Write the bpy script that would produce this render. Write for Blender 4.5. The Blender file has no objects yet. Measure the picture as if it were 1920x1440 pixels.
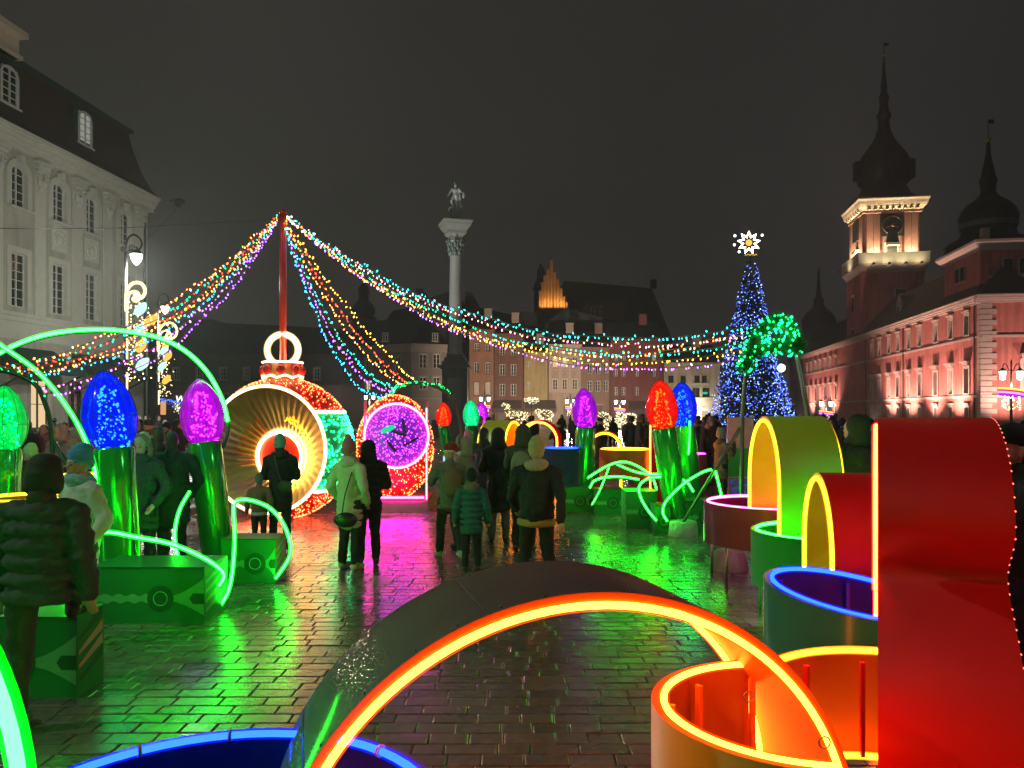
import bpy, bmesh, math, random
from math import sin, cos, pi, sqrt, radians, atan2
from mathutils import Vector, Matrix, Quaternion
random.seed(7)
V = Vector
C = bpy.context.scene.collection
sc = bpy.context.scene

# ---------------------------------------------------------------- camera
F, HC, HY = 1450.0, 2.0, 770.0           # focal length (px of a 1920 wide picture), eye height, horizon row
cd = bpy.data.cameras.new('camera'); cam = bpy.data.objects.new('camera', cd); C.objects.link(cam)
cam.location = (0, 0, HC); cam.rotation_euler = (pi/2, 0, 0)
cd.sensor_width = 36; cd.lens = 36*F/1920; cd.shift_y = 50/1920
cd.clip_start = .05; cd.clip_end = 2000
sc.camera = cam

# ---------------------------------------------------------------- night sky with city glow
w = bpy.data.worlds.new('World'); sc.world = w; w.use_nodes = True
nt = w.node_tree; nt.nodes.clear()
out = nt.nodes.new('ShaderNodeOutputWorld'); bg = nt.nodes.new('ShaderNodeBackground')
tc = nt.nodes.new('ShaderNodeTexCoord'); sep = nt.nodes.new('ShaderNodeSeparateXYZ')
mr = nt.nodes.new('ShaderNodeMapRange'); mr.inputs[1].default_value = -.75; mr.inputs[2].default_value = .75
mx = nt.nodes.new('ShaderNodeMix'); mx.data_type = 'RGBA'
mx.inputs[6].default_value = (.0345, .0315, .0260, 1); mx.inputs[7].default_value = (.0160, .0160, .0166, 1)
nt.links.new(tc.outputs['Generated'], sep.inputs[0]); nt.links.new(sep.outputs[0], mr.inputs[0])
nt.links.new(mr.outputs[0], mx.inputs[0])
cn = nt.nodes.new('ShaderNodeTexNoise'); cn.inputs['Scale'].default_value = 2.2; cn.inputs['Detail'].default_value = 4; nt.links.new(tc.outputs['Generated'], cn.inputs['Vector'])
cm_ = nt.nodes.new('ShaderNodeMapRange'); cm_.inputs[1].default_value = .3; cm_.inputs[2].default_value = .7; cm_.inputs[3].default_value = .84; cm_.inputs[4].default_value = 1.16; nt.links.new(cn.outputs['Fac'], cm_.inputs[0])
nt.links.new(cm_.outputs[0], bg.inputs[1]); nt.links.new(mx.outputs[2], bg.inputs[0])
nt.links.new(bg.outputs[0], out.inputs[0])

vs = sc.view_settings
vs.view_transform = 'Standard'; vs.look = 'None'; vs.gamma = 1; vs.exposure = 0; vs.use_curve_mapping = False
sc.render.engine = 'CYCLES'
cy = sc.cycles
cy.use_denoising = True; cy.max_bounces = 7; cy.diffuse_bounces = 3; cy.glossy_bounces = 4
cy.transparent_max_bounces = 16; cy.sample_clamp_indirect = 4; cy.sample_clamp_direct = 0
cy.caustics_reflective = True; cy.caustics_refractive = False; cy.blur_glossy = .3
try: cy.use_light_tree = True
except Exception: pass

# ---------------------------------------------------------------- helpers
def at(px, py, Y): return V(((px-960)*Y/F, Y, HC+(HY-py)*Y/F))
def gx(px, Y): return (px-960)*Y/F
def gz(py, Y): return HC+(HY-py)*Y/F
WP = {}
def tag(o, label=None, cat=None, group=None, kind=None):
    if label: o['label'] = label
    if cat: o['category'] = cat
    if group: o['group'] = group
    if kind: o['kind'] = kind
    return o
def thing(name, label, cat, loc=(0, 0, 0), group=None):
    o = bpy.data.objects.new(name, None); C.objects.link(o); o.empty_display_size = .2
    o.location = loc; WP[o.name] = V(loc)
    return tag(o, label, cat, group)
def link_mesh(name, me, parent=None, loc=None, rotz=None):
    o = bpy.data.objects.new(name, me); C.objects.link(o)
    if parent: o.parent = parent
    if loc is not None: o.location = loc
    if rotz: o.rotation_euler = (0, 0, rotz)
    return o
def copy_tree(o, parent=None):
    c = o.copy(); C.objects.link(c)
    if parent: c.parent = parent
    for ch in list(o.children): copy_tree(ch, c)
    return c

class MB:
    def __init__(s): s.v = []; s.f = []; s.m = []; s.sm = []; s.mats = []; s.cur = 0; s.smooth = False
    def mat(s, m):
        if m not in s.mats: s.mats.append(m)
        s.cur = s.mats.index(m); return s
    def face(s, idx): s.f.append(tuple(idx)); s.m.append(s.cur); s.sm.append(s.smooth)
    def poly(s, pts):
        b = len(s.v); s.v += [tuple(p) for p in pts]; s.face(range(b, b+len(pts))); return s
    def box(s, c, size, rot=0, M=None):
        x, y, z = size[0]/2, size[1]/2, size[2]/2
        R = M if M is not None else Matrix.Rotation(rot, 3, 'Z')
        b = len(s.v); c = V(c)
        for sx in (-1, 1):
            for sy in (-1, 1):
                for sz in (-1, 1): s.v.append(tuple(c+R@V((sx*x, sy*y, sz*z))))
        for q in ((0,1,3,2),(4,6,7,5),(0,4,5,1),(2,3,7,6),(0,2,6,4),(1,5,7,3)): s.face([b+i for i in q])
        return s
    def tube(s, pts, r, n=8, closed=False, caps=True, flat=None):
        pts = [V(p) for p in pts]; N = len(pts); rs = r if isinstance(r, (list, tuple)) else [r]*N
        T = []
        for i in range(N):
            a = pts[(i-1) % N] if (closed or i > 0) else pts[i]; c = pts[(i+1) % N] if (closed or i < N-1) else pts[i]
            t = c-a; T.append(t.normalized() if t.length > 1e-9 else V((0, 0, 1)))
        up = V((0, 0, 1)) if abs(T[0].z) < .9 else V((1, 0, 0))
        nrm = (up-T[0]*up.dot(T[0])).normalized(); b = len(s.v); old = s.smooth; s.smooth = n > 4
        for i in range(N):
            nrm = nrm-T[i]*nrm.dot(T[i]); nrm = nrm.normalized() if nrm.length > 1e-6 else T[i].orthogonal().normalized()
            bi = T[i].cross(nrm)
            for k in range(n):
                a = 2*pi*k/n; s.v.append(tuple(pts[i]+rs[i]*(cos(a)*nrm+sin(a)*bi)))
        for i in range(N if closed else N-1):
            j = (i+1) % N
            for k in range(n): s.face((b+i*n+k, b+i*n+(k+1) % n, b+j*n+(k+1) % n, b+j*n+k))
        s.smooth = False
        if caps and not closed:
            s.face([b+k for k in range(n)][::-1]); s.face([b+(N-1)*n+k for k in range(n)])
        s.smooth = old; return s
    def lathe(s, prof, c=(0, 0, 0), n=24, M=None, smooth=True, a0=0, a1=2*pi, sx=1, sy=1):
        c = V(c); b = len(s.v); full = abs(a1-a0-2*pi) < 1e-6; m = n if full else n+1; old = s.smooth; s.smooth = smooth
        for (r, z) in prof:
            for k in range(m):
                a = a0+(a1-a0)*k/n; p = V((r*cos(a)*sx, r*sin(a)*sy, z))
                s.v.append(tuple(c+(M@p if M is not None else p)))
        for i in range(len(prof)-1):
            for k in range(n):
                k2 = (k+1) % m; s.face((b+i*m+k, b+i*m+k2, b+(i+1)*m+k2, b+(i+1)*m+k))
        s.smooth = old; return s
    def loft(s, loops, closed=True):
        b = len(s.v); n = len(loops[0])
        for L in loops: s.v += [tuple(p) for p in L]
        for i in range(len(loops)-1):
            for k in range(n if closed else n-1):
                k2 = (k+1) % n; s.face((b+i*n+k, b+i*n+k2, b+(i+1)*n+k2, b+(i+1)*n+k))
        return s
    def prism(s, poly, off):
        off = V(off); n = len(poly); b = len(s.v); s.v += [tuple(V(p)) for p in poly]+[tuple(V(p)+off) for p in poly]
        s.face(list(range(b, b+n))[::-1]); s.face(range(b+n, b+2*n))
        for k in range(n): s.face((b+k, b+(k+1) % n, b+n+(k+1) % n, b+n+k))
        return s
    def ball(s, c, r, n=8, m=6, M=None):
        rx, ry, rz = r if isinstance(r, (tuple, list)) else (r, r, r)
        prof = [(max(1e-4, sin(pi*i/m)), -cos(pi*i/m)) for i in range(m+1)]
        c = V(c); b = len(s.v); old = s.smooth; s.smooth = True
        for (q, z) in prof:
            for k in range(n):
                p = V((rx*q*cos(2*pi*k/n), ry*q*sin(2*pi*k/n), rz*z)); s.v.append(tuple(c+(M@p if M is not None else p)))
        for i in range(m):
            for k in range(n): s.face((b+i*n+k, b+i*n+(k+1) % n, b+(i+1)*n+(k+1) % n, b+(i+1)*n+k))
        s.smooth = old; return s
    def led(s, c, r, axis=None, stretch=1.0):
        c = V(c); a = V(axis).normalized() if axis is not None else V((0, 0, 1)); u = a.orthogonal().normalized(); q = a.cross(u); b = len(s.v)
        for p in (a*r*stretch, -a*r*stretch, u*r, q*r, -u*r, -q*r): s.v.append(tuple(c+p))
        for i, j in ((2,3),(3,4),(4,5),(5,2)): s.face((b, b+i, b+j)); s.face((b+1, b+j, b+i))
        return s
    def build(s, name, mat=None, parent=None, origin=None):
        if mat is not None and not s.mats: s.mats = [mat]
        if not s.v: s.v = [(0, 0, 0)]
        if parent is not None: o0 = WP[parent.name]
        elif origin is not None: o0 = V(origin)
        else:
            xs = [p[0] for p in s.v]; ys = [p[1] for p in s.v]; zs = [p[2] for p in s.v]
            o0 = V(((min(xs)+max(xs))/2, (min(ys)+max(ys))/2, min(zs)))
        me = bpy.data.meshes.new(name)
        me.from_pydata([(p[0]-o0.x, p[1]-o0.y, p[2]-o0.z) for p in s.v], [], s.f)
        for m in s.mats: me.materials.append(m)
        me.polygons.foreach_set('material_index', s.m); me.polygons.foreach_set('use_smooth', s.sm); me.update()
        o = bpy.data.objects.new(name, me); C.objects.link(o)
        if parent is not None: o.parent = parent
        else: o.location = o0
        WP[o.name] = o0
        return o
def recalc(o):
    bm = bmesh.new(); bm.from_mesh(o.data); bmesh.ops.recalc_face_normals(bm, faces=bm.faces); bm.to_mesh(o.data); bm.free(); return o

# ---------------------------------------------------------------- materials
MC = {}
def mat(name, col, rough=.6, metal=0, var=.15, scale=6, bump=0, bscale=30, spec=.5, coat=0, trans=0, vrough=0, streak=0):
    if name in MC: return MC[name]
    m = bpy.data.materials.new(name); m.use_nodes = True; n = m.node_tree; p = n.nodes['Principled BSDF']
    p.inputs['Roughness'].default_value = rough; p.inputs['Metallic'].default_value = metal
    p.inputs['Specular IOR Level'].default_value = spec; p.inputs['Coat Weight'].default_value = coat; p.inputs['Coat Roughness'].default_value = .08
    tcn = n.nodes.new('ShaderNodeTexCoord'); ns = n.nodes.new('ShaderNodeTexNoise'); ns.inputs['Scale'].default_value = scale; ns.inputs['Detail'].default_value = 5
    n.links.new(tcn.outputs['Object'], ns.inputs['Vector'])
    mxx = n.nodes.new('ShaderNodeMix'); mxx.data_type = 'RGBA'
    mxx.inputs[6].default_value = tuple(max(0, c*(1-var*1.6)) for c in col)+(1,); mxx.inputs[7].default_value = tuple(min(1, c*(1+var*1.6)) for c in col)+(1,)
    n.links.new(ns.outputs['Fac'], mxx.inputs[0]); n.links.new(mxx.outputs[2], p.inputs['Base Color'])
    if streak:                                           # rain streaks and grime running down a wall
        mp = n.nodes.new('ShaderNodeMapping'); mp.inputs['Scale'].default_value = (1.3, 1.3, .10); ns2 = n.nodes.new('ShaderNodeTexNoise'); ns2.inputs['Scale'].default_value = 1.6; ns2.inputs['Detail'].default_value = 6
        n.links.new(tcn.outputs['Object'], mp.inputs[0]); n.links.new(mp.outputs[0], ns2.inputs['Vector'])
        r2 = n.nodes.new('ShaderNodeMapRange'); r2.inputs[1].default_value = .32; r2.inputs[2].default_value = .58; r2.inputs[3].default_value = 1-streak; r2.inputs[4].default_value = 1; n.links.new(ns2.outputs['Fac'], r2.inputs[0])
        mu = n.nodes.new('ShaderNodeVectorMath'); mu.operation = 'SCALE'; n.links.new(mxx.outputs[2], mu.inputs[0]); n.links.new(r2.outputs[0], mu.inputs['Scale']); n.links.new(mu.outputs[0], p.inputs['Base Color'])
    if vrough:
        r = n.nodes.new('ShaderNodeMapRange'); r.inputs[1].default_value = .3; r.inputs[2].default_value = .7; r.inputs[3].default_value = max(.02, rough-vrough); r.inputs[4].default_value = rough+vrough
        n.links.new(ns.outputs['Fac'], r.inputs[0]); n.links.new(r.outputs[0], p.inputs['Roughness'])
    if bump:
        nb = n.nodes.new('ShaderNodeTexNoise'); nb.inputs['Scale'].default_value = bscale; nb.inputs['Detail'].default_value = 4
        n.links.new(tcn.outputs['Object'], nb.inputs['Vector'])
        b = n.nodes.new('ShaderNodeBump'); b.inputs['Strength'].default_value = bump; b.inputs['Distance'].default_value = .02
        n.links.new(nb.outputs['Fac'], b.inputs['Height']); n.links.new(b.outputs[0], p.inputs['Normal'])
    MC[name] = m; return m
def emit(name, col, strength, sample=True):
    if name in MC: return MC[name]
    m = bpy.data.materials.new(name); m.use_nodes = True; n = m.node_tree; n.nodes.clear()
    o = n.nodes.new('ShaderNodeOutputMaterial'); e = n.nodes.new('ShaderNodeEmission')
    e.inputs[0].default_value = tuple(col)+(1,); e.inputs[1].default_value = strength; n.links.new(e.outputs[0], o.inputs[0])
    if not sample: m.cycles.emission_sampling = 'NONE'
    MC[name] = m; return m
def sleeve(name, col, strength):
    """clear silicone jacket of a neon flex: lets the tube show and adds its coloured halo as emission"""
    if name in MC: return MC[name]
    m = bpy.data.materials.new(name); m.use_nodes = True; n = m.node_tree; n.nodes.clear()
    o = n.nodes.new('ShaderNodeOutputMaterial'); e = n.nodes.new('ShaderNodeEmission'); t = n.nodes.new('ShaderNodeBsdfTransparent'); a = n.nodes.new('ShaderNodeAddShader')
    e.inputs[0].default_value = tuple(col)+(1,); e.inputs[1].default_value = strength; t.inputs[0].default_value = (.75, .75, .75, 1)
    n.links.new(t.outputs[0], a.inputs[0]); n.links.new(e.outputs[0], a.inputs[1]); n.links.new(a.outputs[0], o.inputs[0])
    m.cycles.emission_sampling = 'NONE'
    MC[name] = m; return m
def shellmat(name, col, glow, opac=.55):
    """tinted translucent plastic of the giant bulbs, the glow of the lamp inside put in as emission"""
    if name in MC: return MC[name]
    m = bpy.data.materials.new(name); m.use_nodes = True; n = m.node_tree; n.nodes.clear()
    o = n.nodes.new('ShaderNodeOutputMaterial'); e = n.nodes.new('ShaderNodeEmission'); t = n.nodes.new('ShaderNodeBsdfTransparent'); mxs = n.nodes.new('ShaderNodeMixShader')
    tcn = n.nodes.new('ShaderNodeTexCoord'); ns = n.nodes.new('ShaderNodeTexNoise'); ns.inputs['Scale'].default_value = 9; ns.inputs['Detail'].default_value = 6
    n.links.new(tcn.outputs['Object'], ns.inputs['Vector'])
    r = n.nodes.new('ShaderNodeMapRange'); r.inputs[1].default_value = .3; r.inputs[2].default_value = .7; r.inputs[3].default_value = glow*.72; r.inputs[4].default_value = glow*1.25
    n.links.new(ns.outputs['Fac'], r.inputs[0]); n.links.new(r.outputs[0], e.inputs[1])
    e.inputs[0].default_value = tuple(col)+(1,); t.inputs[0].default_value = tuple(min(1, .25+c) for c in col)+(1,)
    g = n.nodes.new('ShaderNodeBsdfGlossy'); g.inputs[1].default_value = .15; g.inputs[0].default_value = (.5, .5, .5, 1)
    fr = n.nodes.new('ShaderNodeFresnel'); fr.inputs[0].default_value = 1.4; m2 = n.nodes.new('ShaderNodeMixShader')
    mxs.inputs[0].default_value = opac; n.links.new(t.outputs[0], mxs.inputs[1]); n.links.new(e.outputs[0], mxs.inputs[2])
    n.links.new(fr.outputs[0], m2.inputs[0]); n.links.new(mxs.outputs[0], m2.inputs[1]); n.links.new(g.outputs[0], m2.inputs[2]); n.links.new(m2.outputs[0], o.inputs[0])
    MC[name] = m; return m

NEON = {  # tube colour, strength, sleeve colour
 'green':  ((.0085, 1, .016), 66, (.0, 1, .03)),
 'orange': ((1, .20, .015), 24, (1, .08, 0)),
 'yellow': ((1, .50, .012), 13, (1, .45, 0)),
 'red':    ((1, .085, .013), 34, (1, .01, .01)),
 'blue':   ((.007, .038, 1), 15, (.0, .01, 1)),
 'white':  ((1, .70, .36), 14, (1, .60, .20)),
 'pink':   ((1, .12, .52), 15, (1, .08, .45)),
 'magenta':((1, .010, .46), 120, (1, .02, .4)),
}
def neon(pts, colr, parent=None, r=.0135, rs=1.6, closed=False, name='neon_tube', n=8):
    c, st, sl = NEON[colr]
    o = MB().tube(pts, r, n, closed).build(name, emit('neon_'+colr, c, st), parent)
    MB().tube(pts, r*rs, n, closed).build('tube_sleeve', sleeve('sleeve_'+colr, sl, .8), o)
    return o
def smooth_path(P, k=6):
    P = [V(p) for p in P]; R = []
    for i in range(len(P)-1):
        a = P[max(0, i-1)]; b = P[i]; c = P[i+1]; d = P[min(len(P)-1, i+2)]
        for j in range(k):
            t = j/k; R.append(.5*((2*b)+(c-a)*t+(2*a-5*b+4*c-d)*t*t+(3*b-a-3*c+d)*t**3))
    R.append(P[-1]); return R
def lamp(name, kind, loc, energy, col, size=.1, target=None, spot=70, blend=.6, parent=None):
    d = bpy.data.lights.new(name, kind); d.energy = energy; d.color = col
    if kind != 'SUN': d.shadow_soft_size = size
    if kind == 'SPOT': d.spot_size = radians(spot); d.spot_blend = blend
    o = bpy.data.objects.new(name, d); C.objects.link(o)
    if target is not None: o.rotation_euler = (V(target)-V(loc)).to_track_quat('-Z', 'Y').to_euler()
    if parent: o.parent = parent; o.location = V(loc)-WP[parent.name]
    else: o.location = loc
    return o

def lettering(body, size, extrude, m, parent, loc, rot, shear=0, name='lettering'):
    """one mesh per letter, so that every letter is a part"""
    x = 0
    for ch in body:
        fc = bpy.data.curves.new('tmp', 'FONT'); fc.body = ch; fc.size = size; fc.extrude = extrude; fc.shear = shear
        fo = bpy.data.objects.new('tmp', fc); C.objects.link(fo); dg = bpy.context.evaluated_depsgraph_get(); dg.update()
        me = bpy.data.meshes.new_from_object(fo.evaluated_get(dg)); me.materials.clear(); me.materials.append(m); me.name = name
        wdt = max(v.co.x for v in me.vertices)+size*.08; bpy.data.objects.remove(fo)
        o = bpy.data.objects.new(name, me); C.objects.link(o); o.parent = parent; q = Matrix.Rotation(rot[2], 3, 'Z')@V((x, 0, 0)); o.location = V(loc)+q; o.rotation_euler = rot; x += wdt
# ================================================================ paving
def wet_stone(name, col, var, tex=False):
    m = bpy.data.materials.new(name); m.use_nodes = True; n = m.node_tree; p = n.nodes['Principled BSDF']; L = n.links.new
    tcn = n.nodes.new('ShaderNodeTexCoord'); gm = n.nodes.new('ShaderNodeNewGeometry'); oi = n.nodes.new('ShaderNodeObjectInfo')
    add = n.nodes.new('ShaderNodeMath'); add.operation = 'ADD'; L(gm.outputs['Random Per Island'], add.inputs[0]); L(oi.outputs['Random'], add.inputs[1])
    fr = n.nodes.new('ShaderNodeMath'); fr.operation = 'FRACT'; L(add.outputs[0], fr.inputs[0])
    n1 = n.nodes.new('ShaderNodeTexNoise'); n1.inputs['Scale'].default_value = 14; n1.inputs['Detail'].default_value = 8; L(gm.outputs['Position'], n1.inputs['Vector'])
    mixv = n.nodes.new('ShaderNodeMath'); mixv.operation = 'MULTIPLY_ADD'; mixv.inputs[1].default_value = .55; L(fr.outputs[0], mixv.inputs[0]); L(n1.outputs['Fac'], mixv.inputs[2])
    rm = n.nodes.new('ShaderNodeMapRange'); rm.inputs[1].default_value = .3; rm.inputs[2].default_value = 1.2; L(mixv.outputs[0], rm.inputs[0])
    mc = n.nodes.new('ShaderNodeMix'); mc.data_type = 'RGBA'; mc.inputs[6].default_value = tuple(c*(1-var) for c in col)+(1,); mc.inputs[7].default_value = tuple(c*(1+var) for c in col)+(1,)
    L(rm.outputs[0], mc.inputs[0]); L(mc.outputs[2], p.inputs['Base Color'])
    n2 = n.nodes.new('ShaderNodeTexNoise'); n2.inputs['Scale'].default_value = .9; n2.inputs['Detail'].default_value = 3; L(gm.outputs['Position'], n2.inputs['Vector'])
    rr = n.nodes.new('ShaderNodeMapRange'); rr.inputs[1].default_value = .35; rr.inputs[2].default_value = .65; rr.inputs[3].default_value = .10; rr.inputs[4].default_value = .30
    L(n2.outputs['Fac'], rr.inputs[0]); L(rr.outputs[0], p.inputs['Roughness'])
    p.inputs['Specular IOR Level'].default_value = 1.0
    n3 = n.nodes.new('ShaderNodeTexNoise'); n3.inputs['Scale'].default_value = 60; n3.inputs['Detail'].default_value = 5; L(gm.outputs['Position'], n3.inputs['Vector'])
    b = n.nodes.new('ShaderNodeBump'); b.inputs['Strength'].default_value = .17; b.inputs['Distance'].default_value = .012; L(n3.outputs['Fac'], b.inputs['Height'])
    n4 = n.nodes.new('ShaderNodeTexNoise'); n4.inputs['Scale'].default_value = 9; n4.inputs['Detail'].default_value = 2; L(gm.outputs['Position'], n4.inputs['Vector'])
    b2 = n.nodes.new('ShaderNodeBump'); b2.inputs['Strength'].default_value = .15; b2.inputs['Distance'].default_value = .02; L(n4.outputs['Fac'], b2.inputs['Height']); L(b.outputs[0], b2.inputs['Normal'])
    last = b2
    if tex:
        br = n.nodes.new('ShaderNodeTexBrick'); br.inputs['Scale'].default_value = 1; br.inputs['Brick Width'].default_value = .3; br.inputs['Row Height'].default_value = .15; br.inputs['Mortar Size'].default_value = .012
        br.inputs['Color1'].default_value = (1, 1, 1, 1); br.inputs['Color2'].default_value = (.9, .9, .9, 1); br.inputs['Mortar'].default_value = (0, 0, 0, 1)
        L(gm.outputs['Position'], br.inputs['Vector'])
        b3 = n.nodes.new('ShaderNodeBump'); b3.inputs['Strength'].default_value = .6; b3.inputs['Distance'].default_value = .02; L(br.outputs['Color'], b3.inputs['Height']); L(b2.outputs[0], b3.inputs['Normal']); last = b3
    L(last.outputs[0], p.inputs['Normal'])
    MC[name] = m; return m
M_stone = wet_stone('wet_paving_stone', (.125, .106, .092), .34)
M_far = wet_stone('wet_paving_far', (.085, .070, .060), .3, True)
M_joint = mat('wet_joint', (.055, .047, .041), .2, var=.3, scale=2, bump=.4, bscale=50)
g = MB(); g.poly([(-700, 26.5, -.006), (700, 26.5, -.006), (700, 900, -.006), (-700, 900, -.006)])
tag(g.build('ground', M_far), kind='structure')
g = MB(); g.poly([(-700, -60, -.008), (700, -60, -.008), (700, 26.5, -.008), (-700, 26.5, -.008)])
pave = g.build('pavement', M_joint, origin=(0, 0, 0)); tag(pave, kind='structure')
def stone_geo(mb, x0, x1, y0, y1, tx, ty, dz):
    ch = .0065; zc = lambda x, y: dz+tx*(x-(x0+x1)/2)+ty*(y-(y0+y1)/2)
    b = len(mb.v)
    j = lambda: random.uniform(-.004, .004)
    A = [(x0+j(), y0+j()), (x1+j(), y0+j()), (x1+j(), y1+j()), (x0+j(), y1+j())]
    I = [(x0+ch, y0+ch), (x1-ch, y0+ch), (x1-ch, y1-ch), (x0+ch, y1-ch)]
    for x, y in A: mb.v.append((x, y, -.034))
    for x, y in A: mb.v.append((x, y, zc(x, y)-.004))
    for x, y in I: mb.v.append((x, y, zc(x, y)))
    for k in range(4):
        k2 = (k+1) % 4; mb.face((b+k, b+k2, b+4+k2, b+4+k)); mb.face((b+4+k, b+4+k2, b+8+k2, b+8+k))
    mb.face((b+8, b+9, b+10, b+11))
rows = []; y = 3.0; rest = MB(); near = []
random.seed(11)
while y < 26.4:
    d = random.uniform(.135, .16); half = .70*y+.6
    x = -half-random.uniform(0, .3)
    while x < half:
        L_ = random.choice((.2, .24, .27, .3, .3, .33)) + random.uniform(-.015, .015)
        rec = (x+.004, x+L_-.004, y+.004, y+d-.004, random.gauss(0, .006), random.gauss(0, .008), random.gauss(0, .0014))
        xc = x+L_/2
        if y > 4.15 and abs(xc) < .662*(y) and len(near) < 300 and not (abs(xc+.9) < .75 and y < 3.1): near.append(rec)
        else: stone_geo(rest, *rec)
        x += L_
    y += d
for rec in near:
    m_ = MB(); stone_geo(m_, *rec); c = V(((rec[0]+rec[1])/2, (rec[2]+rec[3])/2, 0))
    m_.v = [(p[0]-c.x, p[1]-c.y, p[2]) for p in m_.v]
    me = bpy.data.meshes.new('paving_stone'); me.from_pydata(m_.v, [], m_.f); me.materials.append(M_stone)
    link_mesh('paving_stone', me, pave, c)
o = rest.build('paving_stones', M_stone, pave); o['kind'] = 'stuff'
# ================================================================ buildings
M_glass = mat('night_glass', (.012, .014, .016), .08, var=.3, spec=.8)
M_litw = emit('lit_room', (1, .72, .38), .9, False)
M_litcold = emit('lit_room_cold', (.9, .95, .8), .28, False)
M_white = mat('white_window_paint', (.62, .60, .55), .5)
M_darkframe = mat('dark_window_paint', (.05, .045, .04), .5)
WIN = {}
def window_meshes(key, w, h, casing, hood, arch, bars, depth, mw, mf, mg, sill):
    if key in WIN: return WIN[key]
    a = MB()                                         # x right, y into the wall, z up, origin bottom centre of the opening
    a.mat(mw)
    for q in (((-w/2, 0, 0), (-w/2, depth, 0), (-w/2, depth, h), (-w/2, 0, h)), ((w/2, 0, 0), (w/2, 0, h), (w/2, depth, h), (w/2, depth, 0)),
              ((-w/2, 0, h), (-w/2, depth, h), (w/2, depth, h), (w/2, 0, h)), ((-w/2, 0, 0), (w/2, 0, 0), (w/2, depth, 0), (-w/2, depth, 0))): a.poly(q)
    if casing:
        cw, cp = casing
        hc = h-arch; a.box((-w/2-cw/2, -cp/2, hc/2), (cw, cp, hc)); a.box((w/2+cw/2, -cp/2, hc/2), (cw, cp, hc))
        if not arch: a.box((0, -cp/2-.002, h+cw/2), (w+2*cw, cp, cw))
    if arch:
        n = 10; rise = arch
        def arc(hw, r0, top): return [(hw*cos(pi*k/n)*-1, top-r0+r0*sin(pi*k/n)) for k in range(n+1)]
        inner = arc(w/2, rise, h); b = len(a.v)
        for k in range(n):                           # spandrels above the arched light
            (x0, z0), (x1, z1) = inner[k], inner[k+1]
            a.poly([(x0, -.004, z0), (x1, -.004, z1), (x1, -.004, h+.02), (x0, -.004, h+.02)])
            a.poly([(x0, -.004, z0), (x0, depth, z0), (x1, depth, z1), (x1, -.004, z1)])
        if casing:
            cw, cp = casing; outer = arc(w/2+cw, rise+cw, h+cw)
            for k in range(n):
                a.poly([(inner[k][0], -cp, inner[k][1]), (inner[k+1][0], -cp, inner[k+1][1]), (outer[k+1][0], -cp, outer[k+1][1]), (outer[k][0], -cp, outer[k][1])])
                a.poly([(outer[k][0], -cp, outer[k][1]), (outer[k+1][0], -cp, outer[k+1][1]), (outer[k+1][0], 0, outer[k+1][1]), (outer[k][0], 0, outer[k][1])])
                a.poly([(inner[k][0], -cp, inner[k][1]), (inner[k][0], 0, inner[k][1]), (inner[k+1][0], 0, inner[k+1][1]), (inner[k+1][0], -cp, inner[k+1][1])])
    if hood:
        hp, hh, gap = hood
        a.box((0, -hp*.3, h+gap+hh*.3), (w+.55, hp*.6, hh*.6)); a.box((0, -hp/2, h+gap+hh*.8), (w+.8, hp, hh*.4))
    if sill: a.box((0, -sill/2-.002, -.07), (w+.5, sill, .13))
    a.mat(mf); fw = .07; yb = depth-.05
    for x in (-w/2+fw/2, w/2-fw/2): a.box((x, yb, h/2), (fw, .06, h))
    for z in (fw/2, h-fw/2): a.box((0, yb-.003, z), (w, .06, fw))
    nx, nz = bars
    for i in range(1, nx): a.box((-w/2+w*i/nx, yb-.006, h/2), (.09 if (nx % 2 == 0 and i == nx//2) else .04, .06, h))
    for i in range(1, nz): a.box((0, yb-.009, h*i/nz), (w, .05, .035))
    me = bpy.data.meshes.new('window'); me.from_pydata(a.v, [], a.f)
    for m in a.mats: me.materials.append(m)
    me.polygons.foreach_set('material_index', a.m)
    p = bpy.data.meshes.new('pane'); p.from_pydata([(-w/2, depth-.02, 0), (w/2, depth-.02, 0), (w/2, depth-.02, h), (-w/2, depth-.02, h)], [], [(0, 1, 2, 3)])
    p.materials.append(mg)
    WIN[key] = (me, p); return WIN[key]
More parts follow.
